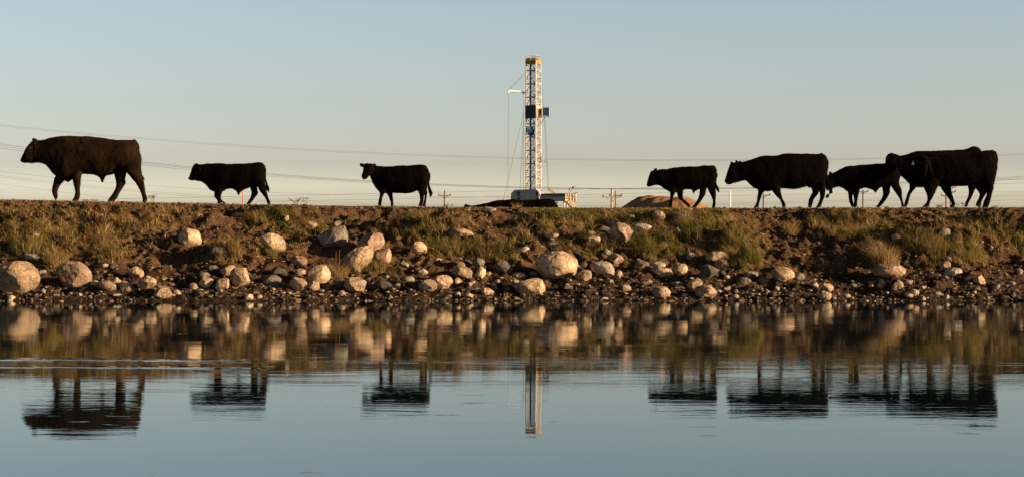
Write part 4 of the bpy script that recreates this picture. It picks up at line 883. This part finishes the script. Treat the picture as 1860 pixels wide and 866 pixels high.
def tuft(px, py, r, hgt, n, mis, lab, name='grass_tuft', cat='grass tuft', spread=.9, wd=(.004, .010)):
    X_, Y_, Z_ = hit(px, py); r = r*Y_/F; hgt = hgt*Y_/F
    rs = np.random.RandomState(int(px*3+py)); q = r*.45*np.sqrt(rs.rand(n)); a = rs.uniform(0, 6.28, n)
    x = q*np.cos(a); y = q*np.sin(a); hh = hgt*rs.uniform(.45, 1.1, n)
    zz = land_h(X_+x, Y_+y)-Z_
    V, Fc, MI = blades(x, y, zz, hh, rs.uniform(*wd, n), rs.uniform(0, spread, n)*(.4+q/r), a+rs.normal(0, .5, n), rs.uniform(.05, .55, n), rs.choice(mis, n), rs)
    return tag(npmesh(name, V, Fc, BM, False, (X_, Y_, Z_), mi=MI), lab, cat, 'clumps of grass on the bank')
for a in [
 (1437, 422, 26, 26, 260, [2, 2, 1], 'pale bunch of dry grass alone in the bare hollow'),
 (1508, 424, 22, 24, 240, [2, 2, 3], 'straw coloured tuft at the left foot of the green hump on the right'),
 (1545, 430, 28, 24, 300, [2, 1], 'second straw tuft under the green hump, right of the first'),
 (1566, 427, 16, 18, 140, [2, 1, 0], 'third and smallest tuft under the green hump'),
 (1606, 478, 44, 46, 520, [2, 2, 3], 'tallest clump of straw reeds above the furry looking boulder'),
 (1583, 470, 20, 42, 120, [3, 3, 2], 'thin rusty weeds left of the tallest straw reeds'),
 (617, 503, 34, 32, 340, [2, 2, 1], 'golden tuft between two tan boulders under the central pile'),
 (182, 444, 24, 32, 240, [2, 3], 'feathery dry tuft beside a dark hollow on the left'),
 (427, 455, 26, 32, 260, [2, 3, 1], 'feathery straw tuft right above the flat white slab'),
 (390, 452, 22, 24, 200, [2, 3], 'dry tuft left of the flat white slab'),
 (883, 464, 34, 28, 320, [2, 1, 3], 'coarse straw tuft above the leaning slab left of centre'),
 (830, 456, 60, 26, 620, [0, 1, 2], 'wide green clump under the long low brown boulder'),
 (470, 402, 44, 24, 420, [1, 2, 0], 'spiky olive clump at the crest below the striding calf'),
 (1700, 455, 50, 34, 560, [2, 1, 0], 'long leaning grass in the middle of the right hand turf'),
 (1758, 470, 50, 30, 560, [0, 1, 2], 'green ragged edge of turf right above the flat pale slab'),
 (1660, 440, 40, 26, 380, [2, 1], 'pale grass right of the pale round stone'),
 (1370, 470, 30, 26, 320, [0, 0, 1], 'bright green clump at the right tip of the grassy spur'),
 (1340, 435, 40, 26, 380, [1, 2, 0], 'ragged clump on the shoulder of the grassy spur'),
 (1240, 405, 30, 24, 240, [2, 1], 'pale wisps right above the tiny bright stone'),
 (1180, 452, 50, 22, 420, [0, 1], 'green clump below the long white cobble'),
 (665, 490, 30, 18, 240, [0, 1], 'low green clump at the right foot of the big speckled boulder'),
 (690, 492, 26, 22, 220, [1, 0, 2], 'olive clump below the rust streaked stone'),
 (920, 470, 44, 22, 380, [0, 1], 'green clump left of the biggest round boulder'),
 (495, 458, 36, 14, 260, [0, 1], 'green fringe at the foot of the faceted tan boulder'),
 (50, 450, 60, 30, 560, [0, 1, 2], 'long green grass above the huge pale boulder'),
 (100, 470, 44, 28, 400, [2, 1], 'straw grass between the huge boulder and the egg shaped one'),
 (940, 374, 18, 14, 60, [2, 2], 'sparse straw stalks on the crest in front of the cow behind the bank'),
 (225, 372, 60, 9, 90, [3, 2], 'short dry stems on the crest under the bull'),
 ]: tuft(*a)
# dry umbel weeds on the skyline
mweed = mat('dry_weed', (.16, .10, .055), .9, (.25, .17, .10), 9)
def weed(px, py, hpx, wpx, n, lab, seed):
    X_, Y_, Z_ = hit(px, py)
    if py < 385: Y_ = 44.9; X_ = (px-CX)*Y_/F; Z_ = gz(X_, Y_)
    rs = random.Random(seed); mb = MB(); k = Y_/F; H_ = hpx*k; W_ = wpx*k/2; heads = MB()
    for i in range(n):
        bx = rs.uniform(-.5, .5)*W_; by = rs.uniform(-.5, .5)*W_; tx = rs.uniform(-1, 1)*W_; ty = rs.uniform(-.6, .6)*W_; hh = H_*rs.uniform(.6, 1)
        mid = ((bx+tx)/2, (by+ty)/2, hh*.6)
        mb.tube([(bx, by, -.02), mid, (tx, ty, hh)], [.004, .003, .002], 5)
        for j in range(7):
            q = (tx+rs.uniform(-.05, .05), ty+rs.uniform(-.04, .04), hh+rs.uniform(-.03, .03))
            s_ = rs.uniform(.5, .75); st = tuple(mid[a]*(1-s_)+(tx, ty, hh)[a]*s_ for a in range(3))
            mb.tube([st, q], .0016, 4); v, f = ICO[1]; heads.add(v*rs.uniform(.005, .011)+np.array(q), f)
    o = mb.build('dry_weed', mweed, None, (X_, Y_, Z_)); tag(o, lab, 'weed', 'dry weeds on the bank')
    heads.build('seed_head', mweed, o)
    return o
weed(535, 373, 15, 22, 6, 'dry weed with round seed heads on the crest right of the striding calf', 1)
weed(556, 374, 16, 14, 4, 'dry weed with taller seed heads on the crest, right stem group', 2)
weed(276, 368, 15, 20, 6, 'pale dry weed at the hind hoof of the big bull', 3)
weed(163, 366, 5, 18, 5, 'short dry weed on the crest between the legs of the big bull', 4)
weed(815, 377, 6, 16, 5, 'short dry weed on the crest at the foot of the left utility pole', 5)
weed(1704, 378, 7, 16, 6, 'short dry weed on the crest under the tagged cow', 6)
weed(1746, 378, 12, 14, 3, 'sparse dry weed with dots of seed under the belly of the tagged cow', 7)
weed(1590, 470, 34, 20, 8, 'rusty umbel weed beside the tallest straw reeds', 8)
weed(1810, 400, 26, 16, 5, 'thin dead weed stems high on the bank at right', 9)
weed(545, 462, 24, 34, 12, 'bushy dead weed left of the tall grey boulder', 10)
# rust red stalks and dead twigs
mred = mat('red_stalk', (.16, .055, .025), .8); mtwig = mat('dead_twig', (.12, .085, .055), .85, (.20, .15, .10), 8)
X_, Y_, Z_ = hit(612, 500); m = MB()
for q, hh in ((-.03, .44), (.03, .46)): m.tube([(q, 0, -.02), (q+.01, 0, hh/2), (q+.015, .01, hh)], [.009, .007, .004], 6)
tag(m.build('red_stalk', mred, None, (X_, Y_, Z_)), 'pair of rust red bare stalks rising from the golden tuft', 'stalk')
def twigs(px, py, wpx, hpx, n, lab, seed):
    X_, Y_, Z_ = hit(px, py); rs = random.Random(seed); mb = MB(); k = Y_/F
    for i in range(n):
        a = rs.uniform(0, 6.28); l = rs.uniform(.4, 1)*wpx*k*.5; h_ = rs.uniform(.25, 1)*hpx*k; b = (rs.uniform(-.1, .1), rs.uniform(-.1, .1), -.01)
        p = [(b[0]+math.cos(a)*l*u+rs.uniform(-.02, .02), b[1]+math.sin(a)*l*u*.6, b[2]+h_*math.sin(u*2.2)+.01) for u in (0, .3, .6, 1)]
        mb.tube(p, [.0045, .004, .003, .002], 5)
    return tag(mb.build('dead_branch', mtwig, None, (X_, Y_, Z_)), lab, 'branch', 'dead twigs on the bank')
twigs(915, 462, 60, 12, 7, 'forked dead branch lying above the dark grey boulder', 1)
twigs(1530, 462, 60, 24, 8, 'sprawling dead twigs on the bare slope left of the tallest reeds', 2)
twigs(1210, 432, 44, 22, 14, 'tangle of pale dead twigs on the turf below the slate blue stone', 3)
twigs(945, 425, 60, 26, 16, 'tangle of dry stems above the white flat cobble', 4)
twigs(1720, 470, 10, 12, 3, 'bare twig beside the rough stone of the flat pale slab', 5)
twigs(600, 405, 50, 18, 9, 'dry stems on the crest above the tall grey boulder', 6)
twigs(400, 398, 40, 16, 8, 'fine dry stems under the front hooves of the striding calf', 7)
# ---------------------------------------------------------------- drilling rig, 515 m away
RD = 515.0; RG = .66
mwhite = mat('rig_white_paint', (.42, .42, .41), .6, (.24, .22, .20), .35, 6, lo=.45, hi=.75)
mblue = mat('rig_blue_sheet', (.03, .06, .16), .6, (.02, .045, .11), .4)
mgrey = mat('rig_grey_sheet', (.36, .40, .46), .6, (.28, .32, .38), .3)
myel = mat('rig_yellow_paint', (.42, .26, .05), .6, (.22, .13, .03), .9)
mdark = mat('rig_dark_steel', (.03, .035, .05), .6)
mcab = mat('rig_cable', (.05, .05, .055), .6)
mrust = mat('rig_rust_steel', (.22, .14, .10), .8, (.32, .23, .17), .3)
def RX(px): return (px-CX)*RD/F
def RZ(py): return CH+(HY-py)*RD/F-RG
bx = RX(973); rig = thing('drilling_rig', 'tall white drilling rig with a yellow top and blue windbreaks on the skyline', 'drilling rig', (bx, RD, RG))
k = RD/F
Np = Vector((0, 0, 0)); Lp = Vector((-17*k, 1.5, 0)); Rp = Vector((9.3*k, 1.95, 0)); Bp = Lp+Rp
ztop = RZ(116); zb = RZ(346)
m = MB()
def col(m, p, r=.2, za=None, zt=None): m.bar(p+Vector((0, 0, zb if za is None else za)), p+Vector((0, 0, ztop if zt is None else zt)), r)
for p in (Np, Lp, Rp, Bp): col(m, p, .18)
m.build('mast_leg', mwhite, rig)
mf = MB(); ms_ = MB(); ml = MB()
nb = 19; zs = [zb+(ztop-zb)*i/nb for i in range(nb+1)]
for i in range(nb):
    a, b = zs[i], zs[i+1]; A = Vector((0, 0, a)); B = Vector((0, 0, b)); Mz = Vector((0, 0, (a+b)/2))
    if i % 2 == 0: mf.bar(Lp+A, Np+A, .16)
    # front: K braces that leave from a leg of its own narrow truss
    L2 = Lp*.55
    if i % 2 == 0: mf.bar(L2+B, Np+A, .11); 
    else: mf.bar(L2+A, Np+B, .11)
    ms_.bar(Np+A, Rp+A, .12); ms_.bar(Np+A if i % 2 else Np+B, Rp+B if i % 2 else Rp+A, .11); ms_.bar(Bp+A, Rp+A, .09)
    ml.bar(Lp+A, Bp+A, .12); ml.bar(Lp+A if i % 2 else Lp+B, Bp+B if i % 2 else Bp+A, .12)
    ml.bar(Bp+A, Bp*.0+Rp+B, .07)
mf.build('front_bracing', mgrey, rig); ms_.build('side_bracing', mwhite, rig); ml.build('left_bracing', mwhite, rig)
m = MB(); col(m, Lp*.52+Vector((0, .9, 0)), .30); col(m, Lp*.30+Vector((0, .9, 0)), .04); col(m, Lp*.22+Vector((0, .9, 0)), .04); col(m, Lp*.14+Vector((0, .9, 0)), .04)
m.build('guide_pipe', mdark, rig)
# crown
m = MB(); c = (Lp+Rp)/2
m.prism([(Lp.x-.2, Lp.y), (Np.x, Np.y-.3), (Rp.x+.3, Rp.y), (Bp.x, Bp.y+.3)], ztop, ztop+.9, 0)
for q in range(6): m.tube([(c.x-1.5+q*.38, c.y-.5, ztop+.9), (c.x-1.3+q*.38, c.y+.5, ztop+1.2)], .55, 10)
m.build('crown_block', myel, rig)
m = MB(); zc = ztop+.9
F4 = [Lp+Vector((-.2, 0, 0)), Np+Vector((0, -.3, 0)), Rp+Vector((.5, 0, 0)), Bp]
for a, b in zip(F4, F4[1:]+F4[:1]):
    for u in (0, .5, 1): p = a.lerp(b, u); m.bar(p+Vector((0, 0, zc-.9)), p+Vector((0, 0, zc+1.1)), .05)
    for hh in (.5, 1.1): m.bar(a+Vector((0, 0, zc+hh)), b+Vector((0, 0, zc+hh)), .05)
m.bar((RX(976)-bx, 1, zc), (RX(976)-bx, 1, RZ(100)), .06)
m.build('crown_railing', mwhite, rig)
# windbreak on the front, stabbing board on the right
m = MB(); m.prism([(Lp.x-.3, Lp.y-.35), (Np.x-.1, Np.y-.45), (Np.x-.02, Np.y-.25), (Lp.x-.2, Lp.y-.15)], RZ(215.5), RZ(191.5))
m.build('windbreak', mdark, rig)
m = MB(); m.prism([(Np.x+.12, Np.y-.25), (Rp.x+.25, Rp.y-.2), (Rp.x+.15, Rp.y), (Np.x+.05, Np.y)], RZ(216), RZ(192))
m.build('sunlit_panel', mat('rig_tan_panel', (.42, .34, .26), .7, (.3, .22, .16), .8), rig)
m = MB(); m.prism([(RX(985)-bx, .6), (RX(997.5)-bx, -.3), (RX(998.5)-bx, 1.5), (RX(987)-bx, 3)], RZ(211), RZ(196.5)); bw = m.build('monkey_board', mat('board_blue_sheet', (.10, .22, .50), .6, (.07, .15, .38), .6), rig)
m = MB()
for a in (985, 997.5): m.bar((RX(a)-bx, -.35, RZ(212)), (RX(a)-bx, -.35, RZ(195.5)), .07)
m.bar((RX(984)-bx, -.35, RZ(195.8)), (RX(998)-bx, -.35, RZ(195.8)), .1); m.bar((RX(981)-bx, -.35, RZ(211.8)), (RX(998)-bx, -.35, RZ(212.5)), .16)
m.bar((RX(990)-bx, 0, RZ(213)), (RX(981.5)-bx, 1, RZ(226)), .12)
m.build('board_frame', mwhite, bw)
# travelling block and top drive
m = MB(); cx_ = (Lp.x+Np.x)/2; m.box((cx_, .5, RZ(233)), (2.3, .5, .9), .3); m.tube([(cx_-.9, .6, RZ(239)), (cx_+.9, .6, RZ(239))], .55, 10); m.tube([(cx_, .6, RZ(234)), (cx_, .6, RZ(249))], [.5, .35], 8); m.box((cx_-.6, .4, RZ(242)), (.5, .5, 1.2)); m.box((cx_+.6, .4, RZ(242)), (.5, .5, 1.2))
m.build('travelling_block', mblue, rig)
# side platform with ladder cage
m = MB(); m.box((RX(988)-bx, 1.2, RZ(292.6)), (12.5*k, 1.4, .18))
m.bar((RX(992)-bx, 1, RZ(293)), (RX(982.5)-bx, 1.4, RZ(305)), .1)
for a in (983, 986): m.bar((RX(a)-bx, 1, RZ(292)), (RX(a)-bx, 1, RZ(284)), .1)
for q in range(4): m.bar((RX(983)-bx, 1, RZ(285+q*2)), (RX(986)-bx, 1, RZ(285+q*2)), .08)
m.build('side_platform', mwhite, rig)
# boom
m = MB(); m.tube([(RX(923.5)-bx, .5, RZ(165.2)), (RX(955)-bx, 1.3, RZ(167.5))], [.27, .19], 8); m.tube([(RX(923.5)-bx, .5, RZ(165)), (RX(923.5)-bx, .5, RZ(169))], .22, 6); m.box((RX(951)-bx, 1.2, RZ(168.5)), (.7, .3, .6))
bo = m.build('boom', mat('boom_white', (.8, .79, .76), .5), rig)
m = MB(); cab = .035
m.bar((RX(924)-bx, .5, RZ(164)), (RX(954)-bx, 1.3, RZ(133)), cab*1.3)
m.bar((RX(923.7)-bx, .5, RZ(167)), (RX(922)-bx, .5, 0), cab); m.bar((RX(951.5)-bx, 1, RZ(169)), (RX(950)-bx, 1, 0), cab)
m.bar((RX(951.5)-bx, 1, RZ(210)), (RX(944.5)-bx, 1, RZ(345)), cab); m.bar((RX(951)-bx, 1, RZ(206)), (RX(896)-bx, 1, 0), cab)
m.bar((RX(983)-bx, 2, RZ(120)), (RX(996)-bx, 2, RZ(345)), cab); m.bar((RX(990)-bx, 1, RZ(213)), (RX(997)-bx, 1, RZ(345)), cab)
m.build('guy_line', mcab, rig)
# foot of the mast and floor buildings
m = MB(); m.prism([(Lp.x-.4, Lp.y), (Np.x, Np.y-.4), (Rp.x+.3, Rp.y), (Bp.x, Bp.y)], RZ(350), RZ(344), 0); m.build('mast_shoe', mwhite, rig)
A_ = Vector((RX(979)-bx, -3)); B_ = Vector((RX(928)-bx, 1.8)); C_ = Vector((RX(989)-bx, 1)); D_ = B_+(C_-A_)
m = MB(); ft = [(B_.x, B_.y), (A_.x, A_.y), (C_.x, C_.y), (D_.x, D_.y)]
m.prism(ft, 0, RZ(351.5)); 
ws = m.build('floor_house_wall', mgrey, rig)
m = MB(); cf = [sum(p[0] for p in ft)/4, sum(p[1] for p in ft)/4]
m.prism([(cf[0]+(p[0]-cf[0])*1.01, cf[1]+(p[1]-cf[1])*1.04) for p in ft], RZ(351.5)+.01, RZ(344.8), .24); m.build('floor_house_roof', mat('rig_roof', (.30, .34, .40), .6), rig)
dv = (A_-B_)
for u in (.27, .58, .93):
    m = MB(); p = B_+dv*u; m.box((p.x, p.y-.12, RZ(360)), (.9 if u > .5 and u < .9 else .7, .15, 2.4 if u > .5 and u < .9 else 3.4), math.atan2(dv.y, dv.x), 0)
    m.build('doorway', mwhite if .5 < u < .9 else mdark, ws)
m = MB()
for z_ in (RZ(357.5), RZ(358.6)): m.bar((B_.x, B_.y-.2, z_), (A_.x, A_.y-.2, z_), .05)
for u in np.linspace(0, 1, 12): p = B_+dv*u; m.bar((p.x, p.y-.2, RZ(357.5)), (p.x, p.y-.2, RZ(365)), .04)
m.build('walkway_railing', mwhite, rig)
# doghouse, stairs and V-door ramp on the right
m = MB(); m.prism([(RX(983)-bx, -1.2), (RX(1027)-bx, -4.2), (RX(1031)-bx, -1.6), (RX(986)-bx, 2)], RZ(366), RZ(352.5)); m.build('dog_house', mgrey, rig)
m = MB(); m.prism([(RX(982)-bx, -1.4), (RX(1033)-bx, -4.9), (RX(1034)-bx, -4.5), (RX(986)-bx, 1)], RZ(354.5), RZ(352.2))
for q in range(10): px_ = 986+q*4; m.box((RX(px_)-bx, -1.5-.06*(px_-983)-.35, RZ(355.6)), (.35, .25, .7))
m.build('dog_house_eave', mdark, rig)
m = MB()
for (a, b) in ((994, 341.5), (998, 347)): pass
m.add([(RX(993.5)-bx, 0, RZ(345.5)), (RX(997.5)-bx, 0, RZ(341.5)), (RX(1008)-bx, 1, RZ(349.5)), (RX(1004)-bx, 1, RZ(352.3)), (RX(995.5)-bx, 2.5, RZ(345.5)), (RX(999.5)-bx, 2.5, RZ(341.5)), (RX(1010)-bx, 3.5, RZ(349.5)), (RX(1006)-bx, 3.5, RZ(352.3))], [(0, 1, 2, 3), (4, 7, 6, 5), (0, 4, 5, 1), (1, 5, 6, 2), (2, 6, 7, 3), (3, 7, 4, 0)])
m.build('tilted_hatch', mrust, rig)
m = MB()
for pxa in (1026, 1031.5, 1035, 1040, 1044.5):
    m.bar((RX(pxa)-bx, -5, RZ(366)), (RX(pxa)-bx, -5, RZ(352.8)), .16)
for pya in (353, 357.5, 362, 366.5): m.bar((RX(1026)-bx, -5, RZ(pya)), (RX(1045)-bx, -5, RZ(pya)), .15)
for a, b in ((1034, 353), (1038, 357), (1034, 361), (1039, 362)): m.box((RX(a+1.5)-bx, -4.2, RZ(b+1.8)), (.7, .6, .5))
m.build('stair_tower', mat('stair_cream', (.6, .52, .36), .5, (.36, .22, .06), 1.2), rig)
m = MB()
for dx_ in (0, 4, 7):
    m.bar((RX(1029+dx_)-bx, -5, RZ(367)), (RX(1029+dx_+13)-bx, -6, RZ(380.5)), .13)
for q in range(10):
    a = 1029+q*1.35; b = 367+q*1.4; m.bar((RX(a)-bx, -5.2, RZ(b)), (RX(a+7)-bx, -5.2, RZ(b)), .08)
m.bar((RX(1025)-bx, -4.5, RZ(366)), (RX(1039)-bx, -5.5, RZ(380)), .2)
m.build('stair_flight', mat('stair_white', (.7, .62, .5), .5), rig)
m = MB()
for a in (1011, 1023.5, 1029): m.bar((RX(a)-bx, -3.5, 0), (RX(a)-bx, -3.5, RZ(366)), .17)
m.build('support_leg', mwhite, rig)
m = MB(); m.tube([(RX(1046)-bx, -5, RZ(351.8)), (RX(1046.2)-bx, -5, RZ(350.8))], [.35, .3], 8); m.build('flood_lamp', mdark, rig)
m = MB(); m.bar((RX(1033)-bx, -5, RZ(352)), (RX(1043)-bx, -5, RZ(339)), .06); fp = m.build('flag_pole', mdark, rig)
# flag: blue canton, red and white stripes, blown to the left and drooping
def flag_grid():
    V = []; Fc = []; MI = []; nu, nv_ = 16, 13
    p0 = Vector((RX(1041.5)-bx, -5, RZ(341))); p1 = Vector((RX(1037)-bx, -5, RZ(347.5)))
    for i in range(nu+1):
        for j in range(nv_+1):
            u = i/nu; v_ = j/nv_; p = p0.lerp(p1, v_)+Vector((-1.0*u, 0, .25*math.sin(u*3)-.25*u)); p.y += .18*math.sin(u*7+v_*2); V.append(tuple(p))
    for i in range(nu):
        for j in range(nv_):
            a = i*(nv_+1)+j; Fc.append((a, a+1, a+nv_+2, a+nv_+1)); MI.append(2 if i < 7 and j < 7 else j % 2)
    return V, Fc, MI
V, Fc, MI = flag_grid(); m = MB(); m.v = V; m.f = Fc; m.m = MI
m.build('flag', [mat('flag_red', (.45, .03, .04), .8), mat('flag_white', (.75, .73, .7), .8), mat('flag_blue', (.03, .05, .22), .8)], fp)

# ---------------------------------------------------------------- poles, posts, wires
mwood = mat('pole_wood', (.15, .09, .055), .9, (.23, .15, .10), 3, 6); mwoodp = mat('pole_wood_pale', (.34, .24, .16), .9, (.46, .36, .26), 3, 6)
mins = mat('insulator', (.03, .03, .035), .3); morange = mat('orange_paint', (.62, .17, .03), .6); mpost = mat('white_paint', (.78, .76, .72), .5)
def pole(px, top, D, arm, armrow, lab, m_=None, braces=True, left=True, right=True, arm2=None, rad=.15):
    k = D/F; X0 = (px-CX)*k; Z0 = .66; H_ = CH+(HY-top)*k-Z0; t_ = thing('utility_pole', lab, 'utility pole', (X0, D, Z0), 0, 'wooden power poles on the plain')
    m = MB(); m.tube([(0, 0, -.2), (0, 0, H_*.5), (0, 0, H_)], [rad*1.2, rad*1.05, rad*.85], 10); m.build('pole', m_ or mwood, t_)
    for row, aw in ((armrow, arm),)+((arm2,) if arm2 else ()):
        za = CH+(HY-row)*k-Z0; w_ = aw*k/2; m = MB(); x0 = -w_ if left else 0; x1 = w_ if right else 0
        m.box(((x0+x1)/2, -.2, za), (x1-x0, .13, .17)); ca = m.build('crossarm', m_ or mwood, t_)
        m = MB()
        for s_ in (-1, 1):
            if (s_ < 0 and not left) or (s_ > 0 and not right): continue
            m.bar((s_*w_*.55, -.2, za-.05), (0, -.16, za-w_*.55), .045)
        if braces: m.build('brace', m_ or mwood, t_)
        for s_ in ([-.92] if left else [])+([.92] if right else []):
            m = MB(); m.tube([(s_*w_, -.2, za+.09), (s_*w_, -.2, za+.2), (s_*w_, -.2, za+.34)], [.06, .12, .07], 8); m.build('insulator', mins, t_)
    m = MB(); m.tube([(0, 0, H_), (0, 0, H_+.22)], [.09, .06], 8); m.build('insulator', mins, t_)
    return t_
pole(807.5, 348, 364, 23, 355.5, 'single wooden pole with one crossarm right of the heifer that looks out')
pole(1111, 346, 300, 35, 358.5, 'pale sunlit wooden pole with a wide crossarm and braces, front one of the pair', mwoodp, rad=.17)
pole(1118, 349, 380, 24, 355.5, 'thin dark wooden pole behind the pale one with the wide crossarm', rad=.15)
pole(1386.5, 354, 350, 24, 355.3, 'pole with an arm on one side, seen under the adult cow with the lowered head', left=False)
pole(1567.5, 346, 360, 18, 348.8, 'reddish pole with a crossarm, seen under the calf that follows the cow')
pole(1718.5, 353.5, 360, 20, 355.5, 'pole with an arm to the left, seen between the legs of the tagged cow', right=False)
pole(1726.5, 336, 330, 18, 340.5, 'taller pole with two arms to the right under the belly of the tagged cow', left=False, arm2=(349, 18), rad=.12)
def post(px, top, D, r, m_, lab, name='marker_post'):
    k = D/F; Z0 = .66; H_ = CH+(HY-top)*k-Z0; m = MB(); m.tube([(0, 0, -.2), (0, 0, H_-.02), (0, 0, H_)], [r, r, r*.7], 12)
    return tag(m.build(name, m_, None, ((px-CX)*k, D, Z0), True), lab, 'post')
post(441, 341, 82, .026, morange, 'slim orange marker post seen under the belly of the striding calf')
post(1326.5, 347, 110, .032, mpost, 'slim white post on the skyline between the walking calf and the adult cow')
mwire = mat('power_wire', (.10, .10, .09), .6)
def wire(pts, D, lab, r=.014):
    k = D/F; xs_ = np.array([p[0] for p in pts]); ys_ = np.array([p[1] for p in pts]); co = np.polyfit((xs_-930)/1000, ys_, 3 if len(pts) > 4 else 2)
    P_ = [((q-CX)*k, D, CH+(HY-np.polyval(co, (q-930)/1000))*k) for q in np.linspace(-300, 2160, 90)]
    m = MB(); m.tube(P_, r*.78, 5); o = m.build('power_wire', mwire); return tag(o, lab, 'wire', 'overhead power wires')
A1 = [(0, 227), (250, 250), (640, 276), (1000, 288), (1300, 291), (1500, 289), (1860, 280)]
wire(A1, 180, 'topmost thin wire crossing the whole sky', .010); wire([(a, b+2.6-(a/1860)*1.0) for a, b in A1], 181, 'thin wire running just below the topmost one', .010)
B1 = [(0, 262), (250, 293), (345, 303), (500, 317), (640, 326.5), (790, 335), (1000, 342), (1300, 342.5), (1560, 334), (1860, 321)]
wire(B1, 200, 'uppermost of the middle bundle of wires, passing behind the mast foot', .019)
wire([(a, b+3.2*abs(a-1150)/1150+.2) for a, b in B1], 200.6, 'middle wire of the middle bundle of wires', .017); wire([(a, b+7*abs(a-1150)/1150+.6) for a, b in B1], 201.2, 'lowest of the middle bundle of wires', .016)
C1 = [(0, 312), (100, 322), (250, 336), (345, 343), (500, 350.5), (640, 354.5), (900, 357), (1300, 357.5), (1600, 351), (1860, 349)]
wire(C1, 240, 'single wire below the middle bundle', .014)
D1 = [(0, 319), (250, 346), (345, 354), (500, 363), (640, 369), (800, 371.5), (1300, 372), (1600, 360), (1860, 353.5)]
wire(D1, 250, 'upper wire of the low pair near the crest', .014); wire([(a, b+3) for a, b in D1], 251, 'lower wire of the low pair near the crest', .014)
wire([(0, 334), (100, 347), (230, 362), (400, 378), (900, 392), (1300, 388), (1600, 372), (1860, 363)], 255, 'lowest wire, meeting the crest under the big bull', .013)
for i, q in enumerate(((1500, 334, 1860, 325.5), (1500, 343, 1860, 332.8))): wire([(q[0]-1400, q[1]+30), (q[0], q[1]), (q[2], q[3])], 205+i, ['extra wire right of the tagged cow, upper', 'extra wire right of the tagged cow, lower'][i], .015)
